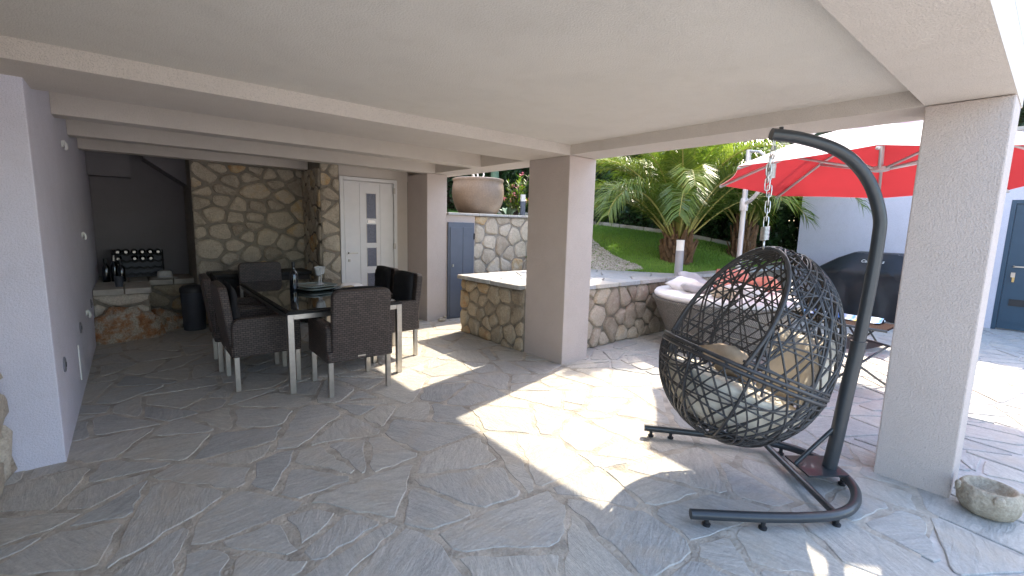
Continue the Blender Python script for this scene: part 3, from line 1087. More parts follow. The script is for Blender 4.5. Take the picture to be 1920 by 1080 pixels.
ok = np.array([not inpoly(x, y, GR) for x, y in zip(bx, by)])
bx, by = bx[ok], by[ok]
keep_ = nr.random(len(bx)) < 1.0
bx, by = bx[keep_], by[keep_]
bz = hz(bx, by)
nb = len(bx)
ang = nr.uniform(0, 6.28, nb)
hgt = nr.uniform(.025, .055, nb)
wd = .006
lean = nr.uniform(-.02, .02, (nb, 2))
V = np.zeros((nb, 3, 3))
V[:, 0] = np.stack([bx - wd * np.cos(ang), by - wd * np.sin(ang), bz - .01], 1)
V[:, 1] = np.stack([bx + wd * np.cos(ang), by + wd * np.sin(ang), bz - .01], 1)
V[:, 2] = np.stack([bx + lean[:, 0], by + lean[:, 1], bz + hgt], 1)
patch = .5 + .3 * np.sin(bx * 2.1 + by) * np.sin(by * 1.7)
tn = np.repeat(np.clip(patch + nr.normal(0, .2, nb), 0, 1), 3)
quads_mesh('grass', V.reshape(-1, 3), np.arange(nb * 3).reshape(-1, 3), tn, M['blade'], kind='stuff')
# kerb under the hedge
kp = catmull([(x, y, hz1(x, y) + .03) for x, y in KERB], 3)
kb = thing('garden_kerb', 'weathered pale kerb of edging stones along the foot of the hedge', 'kerb', (9.19, 7.72, 0))
for a, b in zip(kp[:-1], kp[1:]):
    d = (b - a)
    L = d.length
    m = Matrix.Translation(a - Vector((9.19, 7.72, 0))) @ d.to_track_quat('X', 'Z').to_matrix().to_4x4()
    MB().box(0.006, L - .006, -.05, .05, -.10, .06, m).build('edging_stone', M['slab'], kb, bevel=.012)
# garden bed behind the retaining wall
MB().box(3.89, 6.95, 6.6, 11.5, .0, 1.72).build('garden_bed', M['soil'], kind='structure', attrs=False)

# ------------------------------------------------------------------ hedge and trees
def leaf_cloud(n, centre_fn, size, seed, tint_fn, elong=1.6):
    r = np.random.default_rng(seed)
    P, T_ = centre_fn(r, n)
    n = len(P)
    u = r.normal(size=(n, 3))
    u /= np.linalg.norm(u, axis=1)[:, None]
    v = r.normal(size=(n, 3))
    v -= u * (u * v).sum(1)[:, None]
    v /= np.linalg.norm(v, axis=1)[:, None]
    s = size * r.uniform(.6, 1.3, n)[:, None]
    V = np.stack([P - u * s * elong, P + v * s * .6, P + u * s * elong, P - v * s * .6], 1)
    tint = np.repeat(np.clip(T_, 0, 1), 4)
    return V.reshape(-1, 3), np.arange(n * 4).reshape(-1, 4), tint

hed = [(2.0, 10.6), (4.5, 10.7), (6.9, 10.75), (8.3, 9.7), (9.5, 8.0), (10.55, 6.55), (11.3, 5.3), (12.2, 4.45), (13.5, 4.2)]
hc = catmull([(x, y, 0) for x, y in hed], 8)
hcn = np.array([(p.x, p.y) for p in hc])
def hedge_top(s):
    return np.interp(s, [0, .45, .75, 1.0], [4.3, 4.1, 3.5, 3.3])
def hedge_fn(r, n):
    L = len(hcn) - 1
    s = r.uniform(0, L, n)
    i = s.astype(int)
    f = (s - i)[:, None]
    base = hcn[i] * (1 - f) + hcn[i + 1] * f
    d = hcn[i + 1] - hcn[i]
    d /= np.linalg.norm(d, axis=1)[:, None]
    nrm = np.stack([-d[:, 1], d[:, 0]], 1)           # away from us
    sg = s / L
    top = hedge_top(sg) + .22 * np.sin(s * 1.9) + .12 * np.sin(s * 5.3)
    gz = np.clip(hz(base[:, 0], base[:, 1]), .8, 1.8)
    z = gz + (top - gz) * r.random(n) ** .9
    depth = r.exponential(.10, n)
    bul = .12 * np.sin(s * 4.1 + z * 2.3) + .10 * np.sin(z * 5 + s * 2)
    off = -.42 + bul + depth
    P = np.concatenate([base + nrm * off[:, None], z[:, None]], 1)
    return P, .35 + r.normal(0, .22, n) + .25 * (depth < .05)
V, F, tn = leaf_cloud(60000, hedge_fn, .040, 4, None, 1.5)
hg = thing('hedge', 'tall dark evergreen hedge behind the lawn and the pot', 'hedge', (9.5, 8.0, 1.5))
V = V - np.array((9.5, 8.0, 1.5))
quads_mesh('foliage', V, F, tn, M['hedge'], hg, kind='stuff')
cm = MB()
for k in range(0, len(hc) - 1):
    a, b = hc[k], hc[min(k + 1, len(hc) - 1)]
    d = (b - a).normalized()
    nn = Vector((-d.y, d.x, 0))
    z0, z1 = .5, float(hedge_top(k / (len(hc) - 1))) - .25
    off = Vector((9.5, 8.0, 1.5))
    q = [a - nn * .12, b - nn * .12, b + nn * .6, a + nn * .6]
    vs = [p + Vector((0, 0, z0)) - off for p in q] + [p + Vector((0, 0, z1)) - off for p in q]
    cm.add(vs, [(0, 1, 5, 4), (2, 3, 7, 6), (4, 5, 6, 7)])
cm.build('branch_core', M['soil'], hg, attrs=False)

def tree(x, y, z0, h, rad, lab, seed, mat=None, n=9000, leaf=.07):
    t = thing('broadleaf_tree', lab, 'tree', (x, y, z0), group='trees beyond the garden')
    r = random.Random(seed)
    tb = MB().tube([(0, 0, 0), (.06, .03, h * .3), (.0, .1, h * .55)], [.14, .11, .07], 8)
    tb.build('trunk', M['wood'], t, smooth=True)
    cl = []
    lb = MB()
    for k in range(12):
        a = r.uniform(0, 6.28)
        rr = rad * math.sqrt(r.random()) * .8
        c = Vector((rr * math.cos(a), rr * math.sin(a), h * r.uniform(.45, .95)))
        cl.append((c, rad * r.uniform(.32, .55)))
        lb.tube([(0, .05, h * .4), c * .6 + Vector((0, 0, h * .15)), c], [.05, .035, .015], 5)
    lb.build('limbs', M['wood'], t, smooth=True)
    ca = np.array([c for c, _ in cl])
    cr = np.array([q for _, q in cl])
    def fn(g, n):
        i = g.integers(0, len(cl), n)
        d = g.normal(size=(n, 3))
        d /= np.linalg.norm(d, axis=1)[:, None]
        rr = g.random(n) ** .45
        P = ca[i] + d * (rr * cr[i])[:, None]
        return P, .35 + .25 * (i % 3 - 1) * .6 + g.normal(0, .18, n)
    V, F, tn = leaf_cloud(n, fn, leaf, seed, None, 1.6)
    quads_mesh('crown', V, F, tn, mat or M['tree'], t, kind='stuff')
tree(15.0, 7.2, 1.5, 4.6, 2.0, 'dark green tree beyond the hedge, left of the parasol top', 1)
tree(16.5, 4.4, 1.5, 4.8, 2.1, 'olive toned tree above the white wall and parasol peak', 2)
tree(17.0, 1.4, 1.0, 5.0, 2.2, 'dense tree behind the white building, over the terrace door', 3)
tree(16.5, -2.2, 1.0, 5.2, 2.2, 'dark tree behind the white building at the right edge', 6)
tree(11.5, 11.0, 1.8, 5.0, 2.2, 'bushy tree behind the hedge, over the lawn', 5)
tree(13.0, 7.9, 1.6, 2.6, 1.6, 'low tree crown directly over the hedge, left of the palm crown', 21)
tree(13.6, 5.7, 1.5, 2.6, 1.6, 'low tree crown over the hedge behind the parasol pole', 22)
tree(12.6, 9.9, 1.8, 2.8, 1.6, 'low tree crown over the hedge beside the middle column', 23)
tree(5.5, 13.5, 1.7, 5.2, 2.4, 'bushy tree behind the terracotta pot and hedge', 7)

# ------------------------------------------------------------------ palms
def palm(x, y, z, n_fr, L0, trunk_h, trunk_r, seed, lab, up=1.0):
    p = thing('palm_tree', lab, 'palm', (x, y, z), group='palms on the lawn')
    r = random.Random(seed)
    prof = [(trunk_r * .95, -.1), (trunk_r * 1.05, .05), (trunk_r * 1.1, trunk_h * .4), (trunk_r * .95, trunk_h * .75), (trunk_r * .55, trunk_h), (.05, trunk_h * 1.12)]
    MB().lathe(prof, 18).build('trunk', M['bark'], p, smooth=True)
    for row in range(6):
        zz = trunk_h * (.08 + .16 * row)
        m = 11
        for k in range(m):
            a = 2 * math.pi * (k + .5 * (row % 2)) / m + r.uniform(-.1, .1)
            rr = trunk_r * (1.08 if row < 4 else .85)
            h_ = r.uniform(.14, .34)
            w_ = r.uniform(.035, .07)
            c = Vector((math.cos(a), math.sin(a), 0))
            s = Vector((-math.sin(a), math.cos(a), 0))
            q = c * (rr * .92) + Vector((0, 0, zz))
            tip = c * (rr + r.uniform(-.02, .11)) + Vector((0, 0, zz + h_))
            vs = [q - s * w_, q + s * w_, q + c * .06, tip - s * w_ * .4, tip + s * w_ * .4, tip + c * .025]
            MB().add(vs, [(0, 2, 5, 3), (2, 1, 4, 5), (1, 0, 3, 4), (3, 5, 4)]).build('leaf_base', M['dead'], p)
    for k in range(n_fr):
        a = k * 2.39996 + r.uniform(-.2, .2)
        fr = k / n_fr
        el = R(86 - 36 * fr ** .9 + r.uniform(-7, 7)) * up
        L = L0 * r.uniform(.88, 1.1) * (.80 + .3 * min(1, fr * 2))
        d = Vector((math.cos(a), math.sin(a), 0))
        pts, pos = [], Vector((0, 0, trunk_h * .92)) + d * trunk_r * (.30 + .5 * fr)
        segs = 18
        droop = r.uniform(1.75, 2.45) * (.62 + .5 * fr)
        side = r.uniform(-.35, .35)
        start = pos.copy()
        for _try in range(12):
            q_, zmin = start.copy(), 9
            for i in range(segs):
                ee = el - droop * (i / segs) ** 1.8
                q_ = q_ + (d * math.cos(ee) + Vector((0, 0, math.sin(ee)))) * (L / segs)
            if q_.z > trunk_h + .30:
                break
            droop *= .94
            L *= .97
        for i in range(segs + 1):
            pts.append(pos.copy())
            ee = el - droop * (i / segs) ** 1.8
            hd = d * math.cos(side * i / segs) + Vector((-d.y, d.x, 0)) * math.sin(side * i / segs)
            pos = pos + (hd * math.cos(ee) + Vector((0, 0, math.sin(ee)))) * (L / segs)
        rb = MB().tube(pts, [.020 * (1 - .85 * i / segs) + .002 for i in range(segs + 1)], 5, tint=.7)
        fo = rb.build('frond', M['frond_rib'], p, smooth=True)
        lf = MB()
        nl = 96
        base_t = .42 + r.uniform(-.22, .25) + (.22 if r.random() < .25 else 0)
        for j in range(nl):
            t = .14 + .86 * j / nl
            fi = t * segs
            i0 = min(int(fi), segs - 1)
            q = pts[i0].lerp(pts[i0 + 1], fi - i0)
            tg = (pts[min(i0 + 1, segs)] - pts[max(i0 - 1, 0)]).normalized()
            sd_ = tg.cross(Vector((0, 0, 1)))
            if sd_.length < .1:
                sd_ = Vector((-d.y, d.x, 0))
            sd_.normalize()
            upv = sd_.cross(tg)
            ll = L0 * .225 * math.sin(math.pi * min(1, (t * .80 + .16))) ** .6 * r.uniform(.85, 1.15) + .06
            for s in (1, -1):
                dv = (sd_ * s * .75 + tg * (.60 + .35 * t) + upv * r.uniform(-.05, .45)).normalized()
                wv = tg.cross(dv).normalized().cross(dv).normalized() * r.uniform(.0065, .0105)
                mid = q + dv * ll * .5 + Vector((0, 0, -.03 * ll))
                tip = q + dv * ll + Vector((0, 0, -(.25 + .25 * r.random()) * ll))
                lf.add([q - wv * .6, q + wv * .6, mid + wv, mid - wv, tip], [(0, 1, 2, 3), (3, 2, 4)], None, min(1, max(0, base_t + r.gauss(0, .12))))
        lf.build('leaflets', M['frond'], fo)
palm(8.15, 4.75, .88, 56, 2.45, .55, .24, 3, 'large feathery palm with thick stubby trunk behind the bollard', 1.0)
palm(10.3, 4.45, .90, 30, 2.2, .8, .20, 8, 'second palm in shade beside the white wall, behind the parasol pole', 1.0)

# ------------------------------------------------------------------ oleander, cactus, pot
ol = thing('oleander', 'oleander bush with pink flowers behind the small bollard', 'shrub', (6.75, 8.0, 1.72))
r = random.Random(12)
stems, lv, fl = MB(), MB(), MB()
for k in range(22):
    a = r.uniform(0, 6.28)
    tip = Vector((.42 * math.cos(a) * r.random() - .02, .42 * math.sin(a) * r.random(), r.uniform(.3, 1.0)))
    stems.tube([(0, 0, 0), tip * .5 + Vector((0, 0, .05)), tip], [.012, .009, .005], 5)
    for j in range(30):
        t = r.uniform(.3, 1)
        q = tip * t
        b = r.uniform(0, 6.28)
        dv = Vector((math.cos(b), math.sin(b), r.uniform(.2, 1.1))).normalized()
        L = r.uniform(.10, .17)
        wv = dv.cross(Vector((0, 0, 1))).normalized() * .013
        lv.add([q, q + dv * L * .5 + wv, q + dv * L, q + dv * L * .5 - wv], [(0, 1, 2, 3)], None, r.random())
    if k % 3 == 0:
        for j in range(14):
            q = tip + Vector((r.gauss(0, .035), r.gauss(0, .035), r.gauss(.03, .03)))
            u = Vector((r.gauss(0, 1), r.gauss(0, 1), r.gauss(0, 1))).normalized()
            v_ = u.orthogonal().normalized()
            fl.add([q - u * .03, q + v_ * .025, q + u * .03, q - v_ * .025], [(0, 1, 2, 3)], None, r.random())
stems.build('stems', M['wood'], ol, smooth=True)
lv.build('foliage', M['oleander'], ol, kind='stuff')
fl.build('blossoms', M['petal'], ol, kind='stuff')
cac = thing('cactus', 'upright pale green cactus column behind the terracotta pot', 'cactus', (6.9, 9.0, 1.72))
MB().lathe([(.07, 0), (.09, .4), (.10, 1.0), (.075, 1.45), (.02, 1.55)], 10).build('stem', M['cactus'], cac, smooth=True)
aga = thing('agave', 'grey green agave rosette at the foot of the terracotta pot', 'plant', (5.85, 7.2, 1.72))
for k in range(12):
    a = k * 2.4
    d = Vector((math.cos(a), math.sin(a), 0))
    s = Vector((-d.y, d.x, 0))
    e = .35 + .05 * (k % 4)
    p0, p1, p2 = d * .02, d * .16 + Vector((0, 0, .16 * e * 2)), d * .27 + Vector((0, 0, .38 * e))
    MB().add([p0 - s * .03, p0 + s * .03, p1 + s * .04, p1 - s * .04, p2, p1 + Vector((0, 0, -.02))], [(0, 1, 2, 3), (3, 2, 4), (1, 0, 5), (5, 3, 4), (2, 5, 4), (0, 3, 5), (1, 5, 2)]).build('leaf', M['cactus'], aga)
pot = thing('terracotta_pot', 'huge round terracotta pot standing on the stone retaining wall', 'pot', (4.97, 6.98, 1.73))
MB().lathe([(.325, 0), (.345, .012), (.40, .10), (.445, .20), (.470, .31), (.477, .41), (.470, .51), (.455, .575), (.462, .592), (.472, .61), (.468, .638), (.450, .645), (.43, .63), (.42, .57), (.43, .40), (.38, .15), (.25, .08)], 48).build('body', M['terracotta'], pot, smooth=True, angle=60)
MB().lathe([(.39, .55), (.3, .58), (.02, .59)], 20, cap0=False).build('soil', M['soil'], pot, smooth=True)
twg = MB()
for k in range(5):
    a = r.uniform(0, 6.28)
    twg.tube([(.1 * math.cos(a), .1 * math.sin(a), .57), (.2 * math.cos(a), .2 * math.sin(a), .75), (.38 * math.cos(a + .3), .38 * math.sin(a + .3), .86)], [.02, .014, .008], 6)
twg.build('stems', M['straw'], pot, smooth=True)

def bollard(x, y, z, h, rad, body, lab, square=False):
    b = thing('bollard_light', lab, 'bollard light', (x, y, z), group='garden bollard lights')
    n = 4 if square else 20
    m = T(rz=R(20))
    MB().lathe([(rad * 1.02, 0), (rad, .01), (rad, h * .70)], n, m).build('post', body, b, angle=40, smooth=not square)
    MB().lathe([(rad * .96, h * .705), (rad * .96, h * .97)], n, m).build('lamp_head', M['lampwhite'], b, angle=40, smooth=not square)
    MB().lathe([(rad, h * .972), (rad, h)], n, m).build('cap', M['lampwhite'], b, angle=40, smooth=not square)
bollard(6.58, 3.79, .83, .56, .062, M['lampgrey'], 'grey bollard light on the terrace edge in front of the palm')
bollard(6.35, 7.3, 1.72, .47, .062, M['lampdark'], 'slate bollard light with white head beside the oleander', True)

# ------------------------------------------------------------------ white building with teal door
wb = thing('outbuilding', 'white rendered outbuilding wall with dark teal door behind the barbecue', 'building', (11.3, .5, 0))
BO = (11.3, .5)
rel(BO, (11.302, 14.5, .60, 3.71, -.05, 3.3), (11.302, 14.5, -6, -.42, -.05, 3.3), (11.302, 14.5, -.42, .60, 2.18, 3.3), (11.45, 14.5, -.42, .60, -.05, 2.18)).build('walls', M['white_wall'], wb, attrs=False)
rel(BO, (11.26, 14.6, -6.05, 3.75, 3.302, 3.36)).build('roof_edge', M['slab'], wb, attrs=False)
dr = rel(BO, (11.30, 11.36, .54, .598, 0, 2.178), (11.30, 11.36, -.418, -.36, 0, 2.178), (11.30, 11.36, -.36, .54, 2.12, 2.178)).build('door', M['teal_paint'], wb, attrs=False)
rel(BO, (11.33, 11.38, -.356, .536, .02, 2.116)).build('door_leaf', M['teal_paint'], dr, attrs=False)
rel(BO, (11.322, 11.332, -.30, .48, .12, .16), (11.322, 11.332, -.30, .48, 1.96, 2.0)).build('door_rail', M['teal_paint'], dr, attrs=False)
rel(BO, (11.27, 11.285, .30, .46, 1.07, 1.09), (11.27, 11.34, .44, .46, 1.065, 1.095)).build('door_handle', M['steel'], dr, attrs=False)
rel(BO, (11.305, 11.34, .42, .47, .90, .98)).build('lock', M['steel'], dr, attrs=False)
rel(BO, (11.30, 11.315, .42, .45, .82, .90)).build('keys', M['brass'], dr, attrs=False)
rel(BO, (11.315, 11.335, .08, .44, .42, .53)).build('vent', M['black'], dr, attrs=False)

# ------------------------------------------------------------------ dining set
def make_chair(label):
    t = thing('wicker_chair', label, 'chair', group='wicker chairs round the glass table')
    wk = M['wick']
    for sx in (-1, 1):
        for sy in (-1, 1):
            MB().box(sx * .265 - .021, sx * .265 + .021, sy * .255 - .021, sy * .255 + .021, 0, .335).build('leg', M['steel'], t, bevel=.003)
    MB().box(-.235, .235, -.27, .27, .33, .43).build('seat', wk, t, uv=True, bevel=.012)
    for s in (-1, 1):
        m = Matrix.Translation((s * .268, 0, 0)) @ Matrix.Rotation(math.pi / 2, 4, 'Z')
        MB().prism(rrect(-.285, .285, .315, .665, .075, 5, (0, 0, 1, 1)), -.034, .034, m).build('armrest', wk, t, uv=True, bevel=.014)
    m = Matrix.Translation((0, -.265, .40)) @ Matrix.Rotation(R(7), 4, 'X') @ Matrix.Translation((0, 0, -.40))
    MB().prism(rrect(-.262, .262, .36, .965, .06, 5, (0, 0, 1, 1)), -.036, .036, m).build('backrest', wk, t, uv=True, bevel=.016)
    MB().box(-.296, .296, -.298, -.226, .318, .42).build('back_rail', wk, t, uv=True, bevel=.014)
    MB().box(-.035, .035, -.3005, -.2985, .345, .358).build('name_plate', M['steel'], t)
    cushion(.46, .48, .07, 8, 4, m=T(0, .02, .455)).build('seat_cushion', M['blackcloth'], t, smooth=True)
    cushion(.47, .52, .06, 8, 4.5, m=Matrix.Translation((0, -.232, .72)) @ Matrix.Rotation(R(7), 4, 'X') @ Matrix.Rotation(math.pi / 2, 4, 'X')).build('back_cushion', M['blackcloth'], t, smooth=True)
    return t
ch = make_chair('brown wicker chair at the near end of the table, its back to the view')
ch.location = (1.535, 4.215, 0)
ch.rotation_euler = (0, 0, R(-1))
dup(ch, (.905, 4.86, 0), R(-90), 'brown wicker chair on the left side of the table, in front of another')
dup(ch, (.875, 5.55, 0), R(-92), 'brown wicker chair on the left side of the table, next to the bin')
dup(ch, (2.225, 4.98, 0), R(92), 'wicker chair with black cushion right of the table, nearer the column')
dup(ch, (2.265, 5.66, 0), R(90), 'wicker chair with black cushion right of the table, in front of the white door')
# the far chair shows its bare woven back
ec = make_chair('grey wicker chair at the far end of the table before the stone wall')
ec.location = (1.33, 6.68, 0)
ec.rotation_euler = (0, 0, R(180))
for c in list(ec.children):
    if c.name.startswith('back_cushion'):
        bpy.data.objects.remove(c)
    elif c.name.startswith('backrest'):
        c.data.materials.clear()
        c.data.materials.append(M['wick'])

tb = thing('dining_table', 'steel framed dining table with black glass top', 'table', (1.54, 5.37, 0))
for x in (-.515, .515):
    for y in (-1.11, 1.11):
        MB().box(x - .026, x + .026, y - .026, y + .026, 0, .722).build('leg', M['steel'], tb, bevel=.003)
for s in (-1, 1):
    MB().box(-.489, .489, s * 1.11 - .02, s * 1.11 + .02, .675, .721).build('end_rail', M['steel'], tb, bevel=.003)
    MB().box(s * .515 - .02, s * .515 + .02, -1.084, 1.084, .675, .721).build('side_rail', M['steel'], tb, bevel=.003)
MB().box(-.545, .545, -1.14, 1.14, .723, .748).build('wicker_edge', M['wick_black'], tb, uv=True, bevel=.006)
MB().box(-.525, .525, -1.12, 1.12, .749, .757).build('glass_top', M['darkglass'], tb, bevel=.003)

sb = thing('sideboard', 'long black wicker chest against the stone wall behind the table', 'chest', (1.45, 7.35, 0))
MB().box(-.66, .58, -.18, .26, .03, .74).build('body', M['wick_black'], sb, uv=True, bevel=.01)
MB().box(-.68, .60, -.20, .28, .742, .80).build('lid', M['wick_black'], sb, uv=True, bevel=.012)
for x in (-.6, .52):
    for y in (-.14, .22):
        MB().box(x - .02, x + .02, y - .02, y + .02, 0, .03).build('foot', M['black'], sb)

def bottle_prof(s=1.):
    return [(0.036 * s, 0), (.038 * s, .01), (.038 * s, .19), (.030 * s, .215), (.016 * s, .24), (.0145 * s, .30), (.016 * s, .302), (.016 * s, .315)]
wbt = thing('wine_bottle', 'tall dark wine bottle on the glass table', 'bottle', (1.36, 5.42, .757))
MB().lathe(bottle_prof(1.15), 20).build('glass_body', M['bottle'], wbt, smooth=True, angle=50)
MB().lathe([(.019, .27), (.0195, .33)], 14).build('capsule', M['black'], wbt, smooth=True, angle=50)
tr = thing('glass_tray', 'rounded square glass tray stack on the table', 'tray', (1.60, 5.46, .757), R(20))
for z, s in ((.006, 1.0), (.034, .97)):
    o = rrect(-.21 * s, .21 * s, -.21 * s, .21 * s, .10, 5)
    mb = MB()
    n = len(o)
    vs = [(x * .85, y * .85, z) for x, y in o] + [(x, y, z + .018) for x, y in o] + [(x, y, z + .026) for x, y in o] + [(x * .86, y * .86, z + .010) for x, y in o]
    fs = [tuple(range(n - 1, -1, -1))] + [(i * n + k, i * n + (k + 1) % n, (i + 1) * n + (k + 1) % n, (i + 1) * n + k) for i in range(3) for k in range(n)] + [tuple(range(3 * n, 4 * n))]
    mb.add(vs, fs)
    mb.build('plate', M['aqua'], tr, smooth=True, angle=40)
def goblet(x, y, z, lab):
    g = thing('goblet', lab, 'glass', (x, y, z), group='crystal goblets on the tray')
    MB().lathe([(.036, 0), (.034, .005), (.008, .012), (.006, .09), (.012, .10)], 16).build('stem', M['crystal'], g, smooth=True, angle=60)
    MB().lathe([(.012, .101), (.034, .115), (.042, .15), (.055, .205), (.052, .205), (.039, .15), (.030, .12), (.004, .112)], 10).build('bowl', M['crystal'], g)
goblet(1.655, 5.50, .805, 'cut crystal goblet on the glass tray, nearer the bottle')
goblet(1.70, 5.57, .805, 'cut crystal goblet on the glass tray, nearer the white door')
vs, fs = blob(.16, .10, .05, 44, 10, .35)
o = MB().add(vs, fs, None, .5).build('napkin', M['offwhite'], loc=(1.95, 5.36, .765), smooth=True)
tag(o, 'crumpled white napkin with bread on the glass table', 'napkin')
vs, fs = blob(.10, .05, .04, 45, 8, .2)
o = MB().add(vs, fs, None, .5).build('bread', M['tan'], loc=(1.90, 5.24, .765), smooth=True)
tag(o, 'brown bread roll lying in front of the napkin', 'bread')

# ------------------------------------------------------------------ things in the niche
bn = thing('rubbish_bin', 'dark grey round bin beside the stone chimney', 'bin', (.60, 7.60, 0))
MB().lathe([(.125, 0), (.13, .01), (.145, .52)], 24).build('body', M['plastic_dark'], bn, smooth=True, angle=50)
MB().lathe([(.15, .522), (.152, .58), (.12, .615), (.02, .625)], 24).build('lid', M['black'], bn, smooth=True, angle=50)
rk = thing('wine_rack', 'black wire wine rack with wavy shelves against the niche wall', 'wine rack', (.06, 8.62, .648))
for y in (-.09, .09):
    for k in range(4):
        zz = .05 + .095 * k
        MB().tube([(-.27 + i * .54 / 36, y, zz + .012 * math.cos(i / 36 * 2 * math.pi * 6)) for i in range(37)], .006, 5).build('wavy_shelf', M['black'], rk, smooth=True)
for x in (-.28, .28):
    MB().tube([(x, -.09, 0), (x, -.09, .41), (x, .09, .41), (x, .09, 0)], .007, 6).build('side_frame', M['black'], rk, smooth=True)
MB().box(-.27, .27, .095, .10, .0, .36).build('back_sheet', M['plastic_dark'], rk, attrs=False)
first = None
spots = [(-.225 + .09 * i, 3) for i in range(6)] + [(-.225, 2), (-.045, 2), (.045, 2), (.135, 2), (-.225, 1)]
words = ['first', 'second', 'third', 'fourth', 'fifth', 'last']
for i, (dx, row) in enumerate(spots):
    lab = ('dark wine bottle lying in the top row of the rack, %s from the left' % words[i]) if row == 3 else ('dark wine bottle lying in the rack below the top row, at its left end' if (row == 2 and dx < -.2) else ('dark wine bottle lying in the lowest filled row of the rack' if row == 1 else 'dark wine bottle in the second row of the rack, %s of three in the middle' % ['first', 'second', 'third'][i - 7]))
    if first is None:
        first = thing('rack_bottle', lab, 'bottle', group='wine bottles lying in the rack')
        m = T(0, .14, 0, rx=math.pi / 2)
        MB().lathe(bottle_prof(1.05), 12, m).build('glass_body', M['bottle'], first, smooth=True, angle=50)
        MB().lathe([(.0175, .26), (.0178, .334)], 10, m).build('capsule', M['foil'], first, smooth=True, angle=50)
        b = first
    else:
        b = dup(first, (0, 0, 0), 0, lab)
    b.location = (.06 + dx, 8.62, .648 + .05 + .095 * row + .052)
for i, (x, y, s, lab) in enumerate(((-.30, 8.25, 1.0, 'dark bottle standing on the bench closest to the left wall'), (-.21, 8.28, 1.12, 'tallest dark bottle standing between two others on the bench'), (-.14, 8.20, .95, 'dark bottle standing on the bench in front of the rack'))):
    b = thing('standing_bottle', lab, 'bottle', (x, y, .646), group='bottles standing on the stone bench')
    MB().lathe([(p, q * s) for p, q in bottle_prof(1.1)], 14).build('glass_body', M['bottle'], b, smooth=True, angle=50)
    MB().lathe([(.019, .25 * s), (.0195, .318 * s)], 12).build('capsule', M['foil' if i == 1 else 'black'], b, smooth=True, angle=50)
cp = thing('black_cup', 'small black cup on the front slab of the stone bench', 'cup', (-.16, 7.62, .646))
MB().lathe([(.038, 0), (.05, .13), (.046, .13), (.036, .01)], 16).build('body', M['plastic_dark'], cp, smooth=True, angle=50)
ht = thing('straw_hat', 'pale straw hat lying on the stone bench by the rack', 'hat', (.34, 8.42, .648))
MB().lathe([(.17, .008), (.175, .004), (.15, .012), (.095, .018), (.09, .06), (.08, .10), (.05, .115), (.01, .105)], 24).build('crown', M['straw'], ht, smooth=True)
MB().lathe([(.0945, .022), (.093, .04)], 24, cap0=False, cap1=False).build('band', M['pillowgrey'], ht, smooth=True)
sh = thing('stone_frog', 'small grey stone ornament on the floor by the column', 'ornament', (3.72, 6.18, 0))
vs, fs = blob(.07, .05, .05, 4, 8, .3)
MB().add(vs, fs).build('body', M['bowlstone'], sh, loc=(0, 0, .02), smooth=True)
vs, fs = blob(.035, .03, .03, 6, 8, .3)
MB().add(vs, fs).build('head', M['bowlstone'], sh, loc=(.06, 0, .06), smooth=True)

# ------------------------------------------------------------------ hanging egg chair
P0 = Vector((3.27, .77, 0))
DD = Vector((-.7071, .7071, 0))
stand = thing('chair_stand', 'charcoal tubular stand with curved post holding the egg chair', 'stand', P0)
U = catmull([(2.17, 1.075, .065), (2.42, .850, .065), (2.62, .690, .065), (2.80, .585, .065), (2.97, .555, .065), (3.16, .595, .065), (3.31, .70, .065), (3.41, .86, .065), (3.43, 1.02, .065), (3.36, 1.21, .065), (3.12, 1.54, .065), (2.88, 1.84, .065)], 6)
MB().tube([p - P0 for p in U], .027, 12).build('base_loop', M['powder'], stand, smooth=True, angle=60)
MB().tube([Vector((3.37, 1.19, .065)) - P0, Vector((2.80, .60, .065)) - P0], .020, 10).build('crossbar', M['powder'], stand, smooth=True, angle=60)
pl = [(3.21, .99), (3.42, .83), (3.26, .65), (3.05, .80)]
MB().add([(x - P0.x, y - P0.y, z) for z in (.086, .096) for x, y in pl], [(0, 1, 2, 3), (7, 6, 5, 4), (0, 4, 5, 1), (1, 5, 6, 2), (2, 6, 7, 3), (3, 7, 4, 0)]).build('base_plate', M['powder'], stand)
tz = [(-.014, .096), (-.035, .29), (-.062, .62), (-.09, .90), (-.112, 1.25), (-.122, 1.52), (-.112, 1.66), (-.04, 1.835), (.07, 1.965), (.194, 2.04), (.374, 2.092), (.535, 2.112)]
PP = catmull([DD * t + Vector((0, 0, z)) for t, z in tz], 6)
zi = [i for i, p in enumerate(PP) if p.z < .92][-1]
MB().tube(PP[:zi + 1], .040, 16).build('lower_post', M['powder'], stand, smooth=True, angle=60)
MB().tube(PP[zi:], .034, 16).build('upper_post', M['powder'], stand, smooth=True, angle=60)
MB().tube([PP[zi], PP[zi] + Vector((0, 0, .012))], .043, 16).build('collar', M['powder'], stand, smooth=True, angle=60)
MB().tube([DD * .19 + Vector((0, 0, .10)), DD * .02 + Vector((0, 0, .30)), PP[9]], .013, 8).build('brace', M['powder'], stand, smooth=True, angle=60) if False else MB().tube([DD * .19 + Vector((0, 0, .10)), DD * -.02 + Vector((0, 0, .36))], .013, 8).build('brace', M['powder'], stand, smooth=True, angle=60)
for (x, y) in ((2.24, 1.02), (2.45, .82), (2.80, .585), (3.30, .69), (3.0, 1.69), (2.91, 1.80), (3.41, 1.08)):
    MB().lathe([(.012, .012), (.012, .045)], 8).build('foot_screw', M['black'], stand, loc=(x - P0.x, y - P0.y, 0))
    MB().lathe([(.02, 0), (.022, .012), (.016, .016)], 12).build('foot', M['black'], stand, loc=(x - P0.x, y - P0.y, 0), smooth=True, angle=50)
MB().tube([PP[-3] + Vector((0, 0, .03)), PP[-3] + Vector((0, 0, .045))], .012, 8).build('bolt', M['black'], stand)

